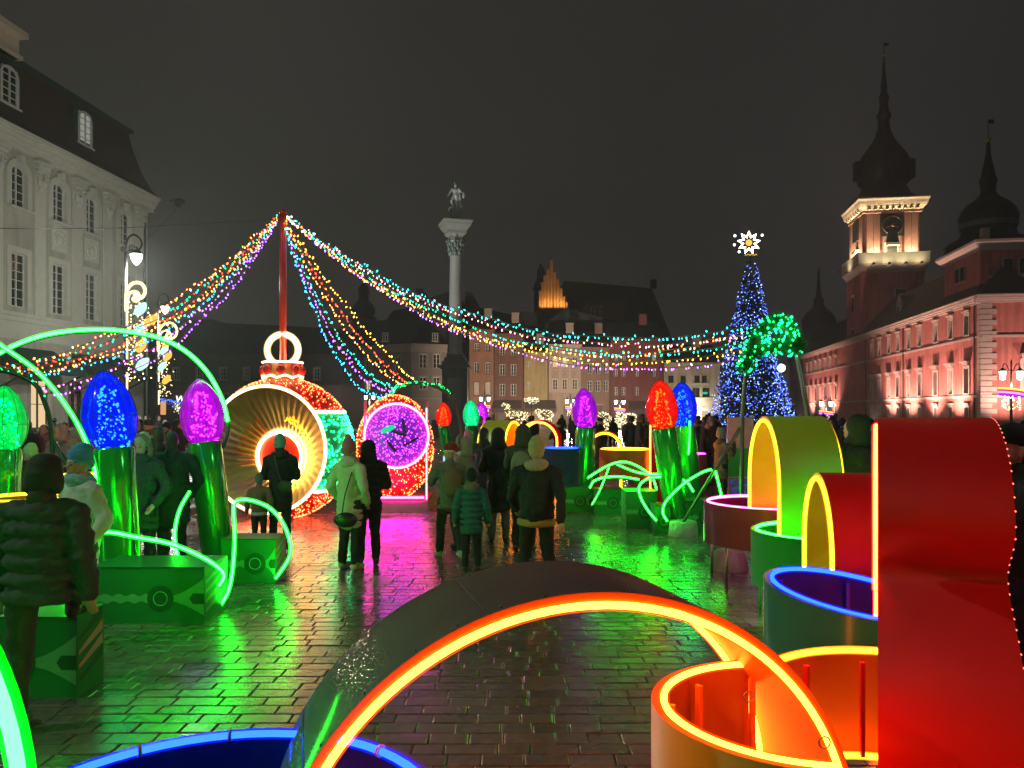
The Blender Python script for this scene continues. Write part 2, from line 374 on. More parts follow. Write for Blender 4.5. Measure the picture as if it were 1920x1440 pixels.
def wall(parent, A, d, L, z0, z1, m, wins, name='wall', style=None, **kw):
    """wall from A along d with real openings; wins = (s centre, z bottom, width, height, style dict)"""
    A = V((A[0], A[1], 0)); d = V((d[0], d[1], 0)).normalized(); rot = atan2(d.y, d.x)
    S = sorted(set([0, L]+[round(x, 4) for q in wins for x in (q[0]-q[2]/2, q[0]+q[2]/2) if 0 < x < L])); Z = sorted(set([z0, z1]+[round(x, 4) for q in wins for x in (q[1], q[1]+q[3]) if z0 < x < z1]))
    mb = MB()
    for i in range(len(S)-1):
        sc_ = (S[i]+S[i+1])/2; run = None
        for k in range(len(Z)-1):
            zc = (Z[k]+Z[k+1])/2
            hole = any(abs(sc_-q[0]) < q[2]/2 and q[1] < zc < q[1]+q[3] for q in wins)
            if not hole:
                a, b = A+d*S[i], A+d*S[i+1]; mb.poly([(a.x, a.y, Z[k]), (b.x, b.y, Z[k]), (b.x, b.y, Z[k+1]), (a.x, a.y, Z[k+1])])
    o = mb.build(name, m, parent)
    for q in wins:
        st = dict(casing=(.18, .05), hood=None, arch=0, bars=(2, 3), depth=.22, mw=m, mf=M_white, mg=M_glass, sill=.12); st.update(q[4] or {})
        key = (round(q[2], 3), round(q[3], 3))+tuple((k, st[k].name if hasattr(st[k], 'name') else st[k]) for k in sorted(st))
        me, pn = window_meshes(key, q[2], q[3], **st)
        loc = A+d*q[0]; loc.z = q[1]
        wo = link_mesh('window', me, parent, loc-WP[parent.name], rot); link_mesh('pane', pn, wo)
    return o
def strip(parent, A, d, s0, s1, z0, z1, proud, m, name, back=0.0):
    A = V((A[0], A[1], 0)); d = V((d[0], d[1], 0)).normalized(); n = V((d.y, -d.x, 0))
    c = A+d*(s0+s1)/2+n*(proud-back)/2; return MB().box((c.x, c.y, (z0+z1)/2), (s1-s0, proud+back, z1-z0), atan2(d.y, d.x)).build(name, m, parent)
def cornice(parent, A, d, s0, s1, z, steps, m, name='cornice'):
    """stepped moulding: steps = (height, projection) from below"""
    A = V((A[0], A[1], 0)); d = V((d[0], d[1], 0)).normalized(); n = V((d.y, -d.x, 0)); mb = MB()
    for h, p in steps:
        c = A+d*(s0+s1)/2+n*(p/2); mb.box((c.x, c.y, z+h/2), (s1-s0+2*p*.0, p, h), atan2(d.y, d.x)); z += h
    return mb.build(name, m, parent)

# ---- grey palace on the left
M_plas = mat('pale_plaster', (.50, .47, .38), .8, var=.16, scale=.7, bump=.15, bscale=40, streak=.28)
M_plas2 = mat('pale_trim', (.62, .59, .50), .75, var=.08, scale=3)
M_tile = mat('brown_roof_tile', (.060, .026, .014), .6, var=.35, scale=20, bump=.6, bscale=14)
M_copper = mat('dark_green_copper', (.020, .040, .034), .55, var=.35, scale=3)
pal = thing('palace', 'pale grey plaster palace with brown mansard roof and arched upper windows beside the street lamp', 'building', (-25, 35, 0))
A, d, L = (-25, 12), (0, 1), 40.4
cols = [40.3, 43.45, 46.35, 49.8, 37.15, 34.0, 30.85]
wins = []
for yy in cols:
    wins.append((yy-12, 12.3, 1.15, 2.15, dict(casing=(.34, .08), arch=.42, bars=(2, 5), sill=.3, mw=M_plas2)))
    wins.append((yy-12, 7.25, 1.15, 2.75, dict(casing=(.3, .06), bars=(2, 6), sill=0, mw=M_plas2)))
for yy in (41.9, 44.9, 48.0, 33, 36): wins.append((yy-12, 1.0, 1.5, 2.6, dict(casing=(.2, .05), bars=(2, 2), mg=M_litw if yy in (41.9, 33) else M_glass, mf=M_darkframe)))
wall(pal, A, d, L, 0, 15.9, M_plas, wins)
MB().poly([(-25, 52.4, 0), (-37, 52.4, 0), (-37, 52.4, 15.9), (-25, 52.4, 15.9)]) .build('wall', M_plas, pal)
cornice(pal, A, d, 0, L+.5, 15.2, ((.25, .16), (.2, .28), (.22, .42), (.12, .55), (.16, .66)), M_plas2)
strip(pal, A, d, 0, L, 6.75, 6.95, .22, M_plas2, 'string_course'); strip(pal, A, d, 0, L, 6.5, 6.75, .12, M_plas2, 'string_course')
strip(pal, A, d, 0, L, 5.6, 6.5, .03, M_plas2, 'frieze_band')
for yy in cols:                                      # pilasters with scrolled capitals between the bays
    s = yy-12+1.56
    strip(pal, A, d, s-.42, s+.42, 6.97, 15.2, .07, M_plas2, 'pilaster')
    cap = MB(); y0 = 12+s
    for k in range(3): cap.box((-24.9+.06*k, y0, 14.62+.2*k), (.2+.1*k, .8+.14*k, .17))
    for sg in (-1, 1):
        cap.tube([(-24.8, y0+sg*(.34+.12*cos(t)), 14.45+.14*sin(t)) for t in [i*pi/5 for i in range(11)]], .06, 6)
        cap.ball((-24.84, y0+sg*.2, 14.05), (.1, .12, .26)); cap.ball((-24.86, y0+sg*.1, 13.72), (.08, .08, .2))
    cap.ball((-24.86, y0, 13.9), (.1, .1, .3))
    cap.build('capital', M_plas2, pal)
    key = MB()                                       # keystone and relief panel
    key.box((-24.86, yy, 14.78), (.26, .36, .42)); key.build('keystone', M_plas2, pal)
    if yy in (43.45, 46.35, 37.15):
        r = MB(); r.box((-24.975, yy, 11.35), (.06, 1.3, 1.3))
        for k in range(14):
            a_ = k*2*pi/14; r.ball((-24.94, yy+.42*cos(a_), 11.35+.42*sin(a_)), (.06, .13, .13), 6, 4)
        r.ball((-24.93, yy, 11.35), (.08, .24, .3)); r.build('relief', M_plas2, pal)
def roof_loops(x0, x1, y0, y1, lv): return [[(x1-i, y0+i, z), (x1-i, y1-i, z), (x0+i, y1-i, z), (x0+i, y0+i, z)] for i, z in lv]
rfo = MB(); rfo.loft(roof_loops(-37, -25, 12, 52.4, [(-.62, 16.12), (-.2, 16.6), (.25, 17.6), (.62, 18.9), (.85, 20.15)])); roof = rfo.build('roof', M_tile, pal)
rc = MB(); rc.loft(roof_loops(-37, -25, 12, 52.4, [(.85, 20.02), (.62, 20.1), (.62, 20.32), (1.2, 20.45), (5.6, 22.4)])); rc.build('roof_ridge', M_copper, pal)
for yy in (39.95, 46.1, 33.0):
    z0 = 17.25; dm = MB()
    n = 8; prof = [(-.95, 0), (-.95, 1.75)]+[(-.95*cos(pi*k/n), 1.75+.62*sin(pi*k/n)) for k in range(1, n)]+[(.95, 1.75), (.95, 0)]
    dm.prism([(-25.32, yy+p[0], z0+p[1]) for p in prof], (-1.9, 0, 0)); do = dm.build('dormer', M_copper, pal)
    me, pn = window_meshes(('dormer', yy > 45), 1.1, 1.85, casing=(.1, .05), hood=None, arch=.4, bars=(2, 5), depth=.05, mw=M_white, mf=M_white, mg=M_litcold if yy > 45 else M_glass, sill=.1)
    wo = link_mesh('window', me, do, V((-25.24, yy, z0+.22))-WP[do.name], pi/2); link_mesh('pane', pn, wo)
gb = MB(); gb.box((-26.2, 36.6, 20.7), (1.7, 8.4, 1.2)); gb.box((-26.1, 36.6, 21.4), (2.2, 8.9, .3)); gb.box((-26.15, 36.6, 20.2), (1.9, 8.6, .2)); gb.build('attic', mat('warm_stucco', (.62, .5, .38), .8), pal)
# dark awnings with struts over the shop fronts
M_awn = mat('dark_green_canvas', (.012, .045, .030), .7, var=.25)
for i, yy in enumerate((40.6, 46.8)):
    aw = thing('awning', ('dark green shop awning on the palace front %s' % ('behind the green neon arch', 'behind the blue giant bulb')[i]), 'awning', (-25, yy, 4.2))
    mb = MB(); mb.prism([(-25+.03, yy-2.3, 5.3), (-23.0, yy-2.3, 4.15), (-23.0, yy-2.3, 3.85), (-25+.03, yy-2.3, 5.0)], (0, 4.6, 0)); mb.build('canvas', M_awn, aw)
    for sg in (-2.1, 2.1): MB().tube([(-24.95, yy+sg, 3.0), (-23.1, yy+sg, 3.95)], .06, 6).build('strut', M_darkframe, aw)

MB().tube([(-24.9, 51.9, .2), (-24.9, 51.9, 15.1)], .07, 7).build('downpipe', M_copper, pal)
Rp = Matrix.Rotation(radians(-4.9), 3, 'Z'); pv0 = V((-25, 35, 0)); sh_ = V((-1.15, 0, 0))
for o_ in [pal]+[o_ for o_ in C.objects if o_.name.startswith('awning')]:
    o_.location = pv0+sh_+Rp@(V(o_.location)-pv0); o_.rotation_euler = (0, 0, radians(-4.9))
pal.scale = (1, 1, 1.02)

# ---- royal castle on the right
M_cas = mat('brick_red_plaster', (.52, .145, .112), .85, var=.2, scale=.8, bump=.1, bscale=30, streak=.35)
M_cast = mat('pale_sandstone', (.46, .34, .28), .8, var=.14, scale=2)
M_castile = mat('castle_roof_tile', (.10, .055, .038), .7, var=.3, scale=8, bump=.5, bscale=8)
cas = thing('castle', 'long brick red royal castle with clock tower, quoined corner and onion domes', 'castle', (54.6, 90, 0))
dc = V((.165, .986, 0)).normalized(); rr_ = V((dc.y, -dc.x, 0)); K = V((54.6, 90, 0))
def onf(px): return 57333/(px-1202.6)                # depth where the side front is seen at a picture column
LEN = 118.0; A = K+dc*LEN; dn = -dc                  # far end towards the corner
wins = []
cw = []
pxs = [1813, 1783, 1755, 1725, 1704, 1684, 1667]
Ys = [onf(p) for p in pxs]+[128.4, 132.6]
small = {128.4, 132.6}
def s_of(Y): return LEN-(Y-90)/dc.y
for Y in Ys:
    s = s_of(Y); nar = Y in small
    wins.append((s, 11.2, 1.25, 2.35, dict(casing=(.28, .09), hood=(.35, .3, .32), bars=(2, 3), mw=M_cast, mf=M_darkframe, depth=.4)))
    wins.append((s, 4.1, 1.3, 3.05, dict(casing=(.32, .12), hood=(.55, .5, .42), bars=(2, 4), mw=M_cast, mf=M_darkframe, depth=.4)))
    wins.append((s, .9, 1.1, 1.5, dict(casing=(.24, .1), hood=(.3, .28, .25), bars=(2, 2), mw=M_cast, mf=M_darkframe, depth=.35)))
for k in range(7):
    Y = 157+k*4.6; s = s_of(Y)
    wins.append((s, 10.6, 1.25, 2.2, dict(casing=(.3, .1), hood=(.4, .3, .3), bars=(2, 3), mw=M_cast, mf=M_darkframe, depth=.4)))
    wins.append((s, 4.3, 1.3, 2.8, dict(casing=(.3, .1), hood=(.5, .4, .4), bars=(2, 4), mw=M_cast, mf=M_darkframe, depth=.4)))
    wins.append((s, .7, 1.2, 2.2, dict(casing=(.26, .1), hood=(.3, .3, .3), bars=(2, 2), mw=M_cast, mf=M_darkframe, depth=.35)))
wall(cas, A, dn, LEN, 0, 15.0, M_cas, wins)
fw_ = [(5.6, 11.3, 1.3, 2.4, dict(casing=(.3, .1), hood=(.4, .3, .3), bars=(2, 3), mw=M_cast, mf=M_darkframe)), (5.2, 4.2, 1.4, 3.4, dict(casing=(.4, .12), hood=(.6, .6, .4), bars=(2, 4), mw=M_cast, mf=M_darkframe)), (5.6, .3, 1.2, 2.2, dict(casing=(.3, .1), bars=(2, 2), mw=M_cast, mf=M_darkframe))]
fw_ += [(q[0]+k*5.5,)+q[1:] for q in fw_ for k in (1, 2)]
wall(cas, K, rr_, 30, 0, 15.0, M_cas, fw_)
for (P0, dd, s0, s1) in ((A, dn, 0, LEN+.0), (K, rr_, -.75, 30)):
    cornice(cas, P0, dd, s0, s1, 14.55, ((.25, .2), (.22, .4), (.3, .62), (.16, .78)), M_cast)
    strip(cas, P0, dd, max(s0, 0), s1, 10.55, 10.8, .12, M_cast, 'string_course'); strip(cas, P0, dd, max(s0, 0), s1, 3.55, 3.85, .14, M_cast, 'string_course')
for k in range(22):                                  # alternating corner quoins, each stone its own piece
    ln = 1.75 if k % 2 == 0 else 1.25; z = .35+k*.645
    mb = MB(); c0 = K-dc*.12-rr_*.12
    for dd, l in ((rr_, ln), (dc, ln)): pass
    c = K+rr_*(ln/2-.1)+dc*(.9/2-.1); mb.box((c.x, c.y, z+.29), (ln, .9, .56), atan2(rr_.y, rr_.x)); mb.build('quoin', M_cast, cas)
for Y in (91.6, 116.5, 136):
    c = K+dc*((Y-90)/dc.y)-rr_*.12; MB().tube([(c.x, c.y, .1), (c.x, c.y, 14.5)], .09, 6).build('downpipe', M_copper, cas)
# main roof of the wing with dormers
e0 = K-rr_*.5+V((0, 0, 15.45)); e1 = A-rr_*.5+V((0, 0, 15.45)); i0 = K+rr_*6+dc*3+V((0, 0, 22.5)); i1 = A+rr_*6+V((0, 0, 22.5)); b0 = K+rr_*12.5+V((0, 0, 15.45)); b1 = A+rr_*12.5+V((0, 0, 15.45))
f0 = K+rr_*30+V((0, 0, 15.45)); fe = K-dc*.5-rr_*.5+V((0, 0, 15.45)); fe2 = f0-dc*.5
mb = MB(); mb.poly([e0, e1, i1, i0]); mb.poly([i0, i1, b1, b0]); mb.poly([fe, e0, i0]); mb.poly([fe, i0, f0+dc*6+V((0, 0, 4)), fe2]); mb.build('roof', M_castile, cas)
for Y in (103.5, 124.5):
    c = K+dc*((Y-90)/dc.y)+rr_*1.9; dm = MB(); z = 18.0; hw = 1.0
    q = lambda u, v, zz: c+dc*u+rr_*v+V((0, 0, zz))
    dm.prism([q(-hw, 0, z-1.0), q(hw, 0, z-1.0), q(hw, 0, z+1.5), q(0, 0, z+2.5), q(-hw, 0, z+1.5)], rr_*2.2); do = dm.build('dormer', M_castile, cas); MB().prism([q(-hw-.1, -.12, z-1.0), q(hw+.1, -.12, z-1.0), q(hw+.1, -.12, z+1.55), q(0, -.12, z+2.75), q(-hw-.1, -.12, z+1.55)], rr_*.1).build('dormer_front', M_cast, do)
    MB().ball(q(0, .3, z+2.7), .22).build('finial', M_cast, do)
    me, pn = window_meshes(('casd',), .8, 1.3, casing=(.15, .06), hood=(.2, .2, .1), arch=0, bars=(2, 2), depth=.05, mw=M_cast, mf=M_darkframe, mg=M_glass, sill=.1)
    wo = link_mesh('window', me, do, q(0, -.2, z-.6)-WP[do.name], atan2(dn.y, dn.x)); link_mesh('pane', pn, wo)
# clock tower
TA = K+dc*((140-90)/dc.y)+rr_*.35; W = 10.5
def tq(u, v, z): return TA+rr_*u+dc*v+V((0, 0, z))
def ring(ins, z, W_=W): return [tq(ins, ins, z), tq(W_-ins, ins, z), tq(W_-ins, W_-ins, z), tq(ins, W_-ins, z)]
tw = thing('clock_tower', 'tall square brick castle tower with dark clock face, lit parapet and black onion spire', 'tower', TA)
mb = MB().loft([ring(0, 0), ring(0, 27.4)]); tb = mb.build('tower_shaft', M_cas, tw)
for k, (u, z, ww, hh) in enumerate(((W*.62, 22.2, 1.7, 1.6), (W*.62, 14.5, 1.3, 1.8))):
    me, pn = window_meshes(('tw', k), ww, hh, casing=(.2, .08), hood=None, arch=0, bars=(2, 2), depth=-.06, mw=M_cast, mf=M_darkframe, mg=M_glass, sill=.1)
    wo = link_mesh('window', me, tw, tq(u, -.12, z)-TA, atan2(rr_.y, rr_.x)); link_mesh('pane', pn, wo)
for z in (20.5, 10.8, 14.5, 4.5):
    me, pn = window_meshes(('tws',), 1.1, 2.6, casing=(.25, .08), hood=(.3, .3, .2), arch=0, bars=(2, 3), depth=-.06, mw=M_cast, mf=M_darkframe, mg=M_glass, sill=.1)
    wo = link_mesh('window', me, tw, tq(-.12, W*.5, z)-TA, atan2(dn.y, dn.x)); link_mesh('pane', pn, wo)
for u0 in (0.0, W-1.0):
    MB().box(tq(u0+.5, -.09, 13.7), (1.0, .2, 27.0), atan2(rr_.y, rr_.x)).build('corner_strip', M_cas, tw)
MB().box(tq(-.09, .5, 13.7), (.2, 1.0, 27.0), atan2(rr_.y, rr_.x)).build('corner_strip', M_cas, tw)
mb = MB().loft([ring(-.1, 26.9), ring(-.25, 27.3), ring(-.5, 27.7), ring(-.75, 28.1), ring(-.75, 28.5), ring(.3, 28.52)]); mb.build('cornice', M_cast, tw)
M_par = mat('pale_parapet_stone', (.62, .56, .44), .75, var=.1, scale=3)
M_top = mat('tower_plaster', (.52, .27, .19), .8, var=.1, scale=1.5)
for k in range(3):
    c = [tq(W/2, -.6, 29.35), tq(-.6, W/2+.15, 29.35), tq(W+.6, W/2+.15, 29.35)][k]; sz = (W+1.5, .3, 1.7) if k == 0 else (.3, W+.9, 1.7)
    MB().box(c, sz, atan2(rr_.y, rr_.x)).build('parapet', M_par, tw)
    c2 = c+V((0, 0, .95)); MB().box(c2, (sz[0]+.15, sz[1]+.15, .2), atan2(rr_.y, rr_.x)).build('handrail', M_par, tw)
IN = .55
mb = MB().loft([ring(IN, 28.5), ring(IN, 38.2)]); mb.build('belfry', M_top, tw)
for u in (IN+.9, W*.25, W*.75, W-IN-.9): MB().box(tq(u, IN-.1, 33.4), (1.1, .3, 9.4), atan2(rr_.y, rr_.x)).build('pilaster', M_top, tw)
for v in (IN+.9, W-IN-.9): MB().box(tq(IN-.1, v, 33.4), (.3, 1.1, 9.4), atan2(rr_.y, rr_.x)).build('pilaster', M_top, tw)
M_cream = mat('cream_stone', (.66, .56, .40), .75, var=.08)
mb = MB().loft([ring(IN-.2, 37.6), ring(IN-.35, 37.8), ring(IN-.35, 38.2)]); mb.build('frieze', M_top, tw)
for k in range(9): MB().box(tq(1.2+k*(W-2.4)/8, .05, 38.45), (.5, .9, .4), atan2(rr_.y, rr_.x)).build('modillion', M_cream, tw)
for k in range(6): MB().box(tq(.05, 1.6+k*(W-3)/5, 38.45), (.9, .5, .4), atan2(rr_.y, rr_.x)).build('modillion', M_cream, tw)
mb = MB().loft([ring(IN-.4, 38.2), ring(IN-.7, 38.7), ring(-.3, 38.75), ring(-.5, 39.2), ring(-.65, 39.75), ring(-.85, 40.1), ring(-.85, 40.3), ring(1.0, 40.32)]); mb.build('cornice', M_cream, tw)
# clock
M_clock = mat('dark_clock_face', (.045, .047, .045), .6, var=.4, scale=4); M_gold = mat('gilding', (.75, .5, .12), .3, metal=1, var=.05)
cc = tq(W/2, IN-.26, 35.4); R_ = Matrix.Rotation(atan2(rr_.y, rr_.x), 3, 'Z')
clk = MB().box(cc, (4.0, .18, 3.9), M=R_).build('clock_face', M_clock, tw)
mb = MB(); mb.tube([cc+R_@V((1.65*cos(a), -.14, 1.65*sin(a))) for a in [k*pi/16 for k in range(32)]], .07, 6, closed=True)
for k in range(12):
    a = k*pi/6; mb.box(cc+R_@V((1.4*cos(a), -.13, 1.4*sin(a))), (.12, .06, .36), M=R_@Matrix.Rotation(-(a-pi/2), 3, 'Y'))
mb.build('numerals', mat('grey_gilding', (.16, .14, .10), .5, metal=.6), clk)
for a, l in ((radians(-158), 1.3), (radians(-22), 1.0)):
    MB().box(cc+R_@V((l/2*cos(a), -.2, l/2*sin(a))), (l, .05, .2), M=R_@Matrix.Rotation(-a, 3, 'Y')).build('clock_hand', M_gold, clk)
MB().ball(cc+R_@V((0, -.25, 0)), (.35, .1, .25)).build('clock_boss', M_gold, clk)
MB().prism([tq(W/2-.75, IN-.5, 34.6), tq(W/2+.75, IN-.5, 34.6), tq(W/2+1.1, IN-.5, 32.4), tq(W/2-1.1, IN-.5, 32.4)], dc*.5).build('clock_canopy', M_copper, tw)
MB().box(tq(W/2, IN-.35, 32.0), (2.5, .9, .55), M=R_).build('door_hood', M_par, tw)
for s_ in (-1.05, 1.05): MB().box(tq(W/2+s_, IN-.25, 30.2), (.35, .6, 3.1), M=R_).build('door_jamb', M_par, tw)
me, pn = window_meshes(('twd',), 1.6, 2.6, casing=None, hood=None, arch=0, bars=(2, 2), depth=-.1, mw=M_darkframe, mf=M_darkframe, mg=mat('dim_glass', (.05, .06, .055), .15), sill=0)
wo = link_mesh('window', me, tw, tq(W/2, IN-.2, 29.0)-TA, atan2(rr_.y, rr_.x)); link_mesh('pane', pn, wo)
# left face: dark clock and door too
MB().box(tq(IN-.26, W/2, 35.4), (.2, 3.6, 3.6), M=R_).build('clock_face', M_clock, tw)
MB().box(tq(IN-.3, W/2, 31.7), (.7, 2.4, .5), M=R_).build('door_hood', M_par, tw); MB().box(tq(IN-.1, W/2, 30), (.25, 1.5, 2.8), M=R_).build('door', M_darkframe, tw)
# onion spire
def onion(parent, c, sc_, prof, n=16, name='spire', m=None):
    return MB().lathe([(r*sc_, z*sc_) for r, z in prof], c, n).build(name, m or M_spire, parent)
M_spire = mat('black_copper', (.012, .018, .015), .6, var=.4, scale=2)
TC = tq(W/2, W/2, 0)
hz = lambda py: gz(py, 146.0)
prof = [(6.2, 40.3), (5.8, 41.2), (4.6, 42.2), (3.9, 43.6), (3.9, 44.6), (4.5, 45.0), (4.75, 46.2), (4.8, 47.4), (4.55, 49), (3.9, 50.6), (2.9, 52.2), (2.0, 53.6), (1.35, 55.2), (1.0, 57), (.95, 58), (1.25, 58.6), (1.35, 59), (1.1, 59.5), (.85, 60.2), (.7, 61.6), (.85, 62.3), (.95, 62.8), (.7, 63.3), (.5, 64), (.62, 65), (.5, 66), (.36, 67.2), (.22, 69.4), (.1, 71.6)]
prof = [(r, 40.3+(z-40.3)*(hz(112)-40.3)/31.3) for r, z in prof]
sp = MB().lathe(prof, (TC.x, TC.y, 0), 20).build('spire', M_spire, tw)
zt = prof[-1][1]
MB().ball((TC.x, TC.y, zt+.1), .32).build('ball', M_gold, sp); MB().tube([(TC.x, TC.y, zt), (TC.x, TC.y, zt+2.6)], .06, 5).build('vane_rod', M_spire, sp)
MB().box((TC.x+.45, TC.y, zt+2.1), (.9, .06, .6)).build('weather_vane', M_spire, sp)
zl = 45.3
for u, v in ((0, -1), (-1, 0), (1, 0)):
    o_ = rr_*u*4.4+dc*v*4.4; MB().box((TC.x+o_.x, TC.y+o_.y, 40.3+(47.2-40.3)*.95), (1.7, 1.7, 3.4), atan2(rr_.y, rr_.x)).build('lucarne', M_spire, sp)
# corner pavilion tower
PA = K+rr_*.5+dc*1.5; PW = 11.0
def pq(u, v, z): return PA+rr_*u+dc*v+V((0, 0, z))
def pring(ins, z): return [pq(ins, ins, z), pq(PW-ins, ins, z), pq(PW-ins, PW-ins, z), pq(ins, PW-ins, z)]
pv = thing('corner_turret', 'square brick castle corner turret with paired windows under a dark dome and gold ball', 'tower', PA)
MB().loft([pring(0, 15.0), pring(0, 21.6)]).build('turret_wall', M_cas, pv)
MB().loft([pring(-.9, 15.3), pring(-.35, 16.5), pring(.02, 17.0)]).build('skirt_roof', M_castile, pv)
MB().loft([pring(-.1, 20.9), pring(-.3, 21.2), pring(-.6, 21.5), pring(-.85, 21.8), pring(-.85, 22.1), pring(.5, 22.12)]).build('cornice', M_cast, pv)
MB().box(pq(PW/2, -.05, 19.1), (PW-1.6, .2, 3.0), M=R_).build('panel', M_cas, pv)
MB().box(pq(PW/2, -.2, 17.75), (PW-1.6, .3, .35), M=R_).build('string_course', M_cast, pv)
for u in (2.9, 4.6): 
    me, pn = window_meshes(('pv',), .95, 1.7, casing=(.12, .05), hood=None, arch=0, bars=(2, 2), depth=-.08, mw=M_cast, mf=M_darkframe, mg=M_glass, sill=.1)
    wo = link_mesh('window', me, pv, pq(u, -.22, 18.1)-PA, atan2(rr_.y, rr_.x)); link_mesh('pane', pn, wo)
for v in (4.6, 6.3):
    wo = link_mesh('window', me, pv, pq(-.1, v, 18.1)-PA, atan2(dn.y, dn.x)); link_mesh('pane', pn, wo)
MB().box(pq(.8, .8, 22.9), (.8, .8, 1.6), M=R_).build('chimney', M_cast, pv)
PC = pq(3.1, PW/2, 0)
prof = [(5.2, 22.1), (4.6, 22.9), (3.2, 23.6), (3.0, 24.4), (3.1, 25.2), (3.35, 25.9), (3.1, 26.8), (2.4, 27.7), (1.3, 28.5), (.85, 29.1), (.9, 30.2), (1.05, 30.6), (.8, 31.2), (.7, 32.0), (.45, 33), (.3, 34), (.18, 35.6)]
sp = MB().lathe(prof, (PC.x, PC.y, 0), 16).build('spire', M_spire, pv)
MB().lathe([(3.22, 24.7), (3.3, 25.3)], (PC.x, PC.y, 0), 16).build('lantern_panes', mat('lantern_grey', (.10, .10, .09), .5), sp)
MB().ball((PC.x, PC.y, 35.7), .36).build('ball', M_gold, sp); MB().tube([(PC.x, PC.y, 35.6), (PC.x, PC.y, 38.4)], .05, 5).build('vane_rod', M_spire, sp); MB().box((PC.x+.35, PC.y, 38), (.75, .06, .5)).build('weather_vane', M_spire, sp)
# far castle turret with small onion
FT = at(1535, 770, 190); ft = thing('far_turret', 'dark far turret with small onion dome behind the castle wing', 'tower', (FT.x, FT.y, 0))
MB().box((FT.x, FT.y, 9.5), (8.4, 8.4, 19)).build('turret_wall', mat('dark_brick', (.07, .04, .034), .9), ft)
MB().lathe([(6.2, 18.8), (4.4, 20), (3.6, 21), (4.0, 22.4), (4.1, 24), (3.2, 25.8), (1.6, 27.2), (1.1, 28.4), (1.3, 29.2), (.7, 30), (.5, 32), (.15, 37)], (FT.x, FT.y, 0), 14).build('spire', M_spire, ft)
# ================================================================ town houses across the square
YH = 120.0
def hz_(py): return gz(py, YH)
M_roofd = mat('dark_slate_roof', (.020, .022, .021), .7, var=.3, scale=4)
M_dtrim = mat('dim_trim', (.30, .25, .21), .8)
def house(name, label, px0, px1, eave, col, wins, Y=YH, roof=2.6, trim=None, mf=M_white, extra=None, rough=.85, casing=(.16, .05)):
    x0, x1 = gx(px0, Y), gx(px1, Y); z1 = gz(eave, Y); m = mat('plaster_'+label.split()[0]+label.split()[1]+str(px0), col, rough, var=.15, scale=.8, streak=.3)
    h = thing(name, label, 'house', ((x0+x1)/2, Y, 0)); W_ = []
    for (px, pt, pb, wpx, lit) in wins:
        st = dict(casing=casing, bars=(2, 3), mf=mf, mw=trim or m, depth=.2, sill=.15)
        if lit == 1: st['mg'] = M_litw
        if lit == 2: st['mg'] = M_litcold
        if lit == 3: st['mg'] = mat('drawn_curtain', (.45, .36, .30), .8)
        W_.append((gx(px, Y)-x0, gz(pb, Y), wpx*Y/F, (pb-pt)*Y/F, st))
    wall(h, (x0, Y), (1, 0), x1-x0, 0, z1, m, W_)
    for x in (x0, x1): MB().poly([(x, Y, 0), (x, Y+11, 0), (x, Y+11, z1), (x, Y, z1)]).build('side_wall', m, h)
    cornice(h, (x0, Y), (1, 0), 0, x1-x0, z1-.15, ((.2, .15), (.18, .3), (.12, .42)), trim or m)
    MB().tube([(x1-.12, Y-.1, .1), (x1-.12, Y-.1, z1-.1)], .07, 6).build('downpipe', M_roofd, h)
    r = MB(); r.prism([(x0-.05, Y-.45, z1+.34), (x0-.05, Y+5.5, z1+.34+roof), (x0-.05, Y+11.5, z1+.3)], (x1-x0+.1, 0, 0)); ro = r.build('roof', M_roofd, h)
    ch = MB(); cx_ = x0+(x1-x0)*.7; ch.box((cx_, Y+5, z1+roof+.6), (1.2, .8, 1.8)); ch.box((cx_, Y+5, z1+roof+1.55), (1.35, .95, .15)); ch.build('chimney', M_dtrim if roof < 3 else m, ro)
    return h, x0, x1, z1
def grid(cols, rows, wpx, lit={}): return [(c, t, b, wpx, lit.get((i, j), 0)) for j, (t, b) in enumerate(rows) for i, c in enumerate(cols)]
house('corner_house', 'terracotta orange house with pale twin casements directly right of the column', 880, 928, 622, (.30, .145, .085), grid((894, 915), ((644, 658), (679, 700), (717, 740)), 9, {(0, 2): 3, (1, 2): 3}), trim=mat('rust_trim', (.20, .075, .05), .8))
house('brown_house', 'chestnut brown house with dark awning between orange and yellow houses', 928.1, 983, 630, (.165, .075, .052), grid((942, 963), ((650, 666), (683, 704), (720, 742)), 10))
house('yellow_house', 'narrow house with almost blank mottled yellow wall', 983.1, 1029, 664, (.36, .27, .13), grid((991,), ((678, 691), (717, 730)), 6), roof=2)
eh = house('stucco_house', 'pale pinkish house with round medallions between window rows', 1029.1, 1091, 650, (.34, .25, .20), grid((1041, 1059, 1078), ((669, 689), (711, 731)), 9, {(0, 0): 1, (1, 0): 1}), trim=mat('stucco_trim', (.40, .30, .25), .8))
house('plain_house', 'mid brown house with balconied triple windows beside the dark red house', 1091.1, 1145, 655, (.21, .13, .10), grid((1106, 1121, 1136), ((681, 700), (714, 734)), 9), roof=3)
house('red_house', 'tall dark red house with small paired white windows', 1145.1, 1245, 640, (.165, .045, .038), grid((1154.5, 1169, 1194, 1226), ((664, 677), (692, 706), (726, 741)), 7, {(3, 0): 2, (2, 0): 0}), roof=3.2)
hs = house('cream_house', 'cream house with dark windows and lit shop lamp beside the christmas tree', 1245.1, 1352, 684, (.36, .31, .22), grid((1258, 1281, 1307, 1321), ((704, 718),), 10)+[(1305, 727, 745, 14, 0), (1324, 727, 745, 14, 0)], mf=M_darkframe, roof=3.2)
h, x0, x1, z1 = eh                                   # medallions and pilasters of the stucco house
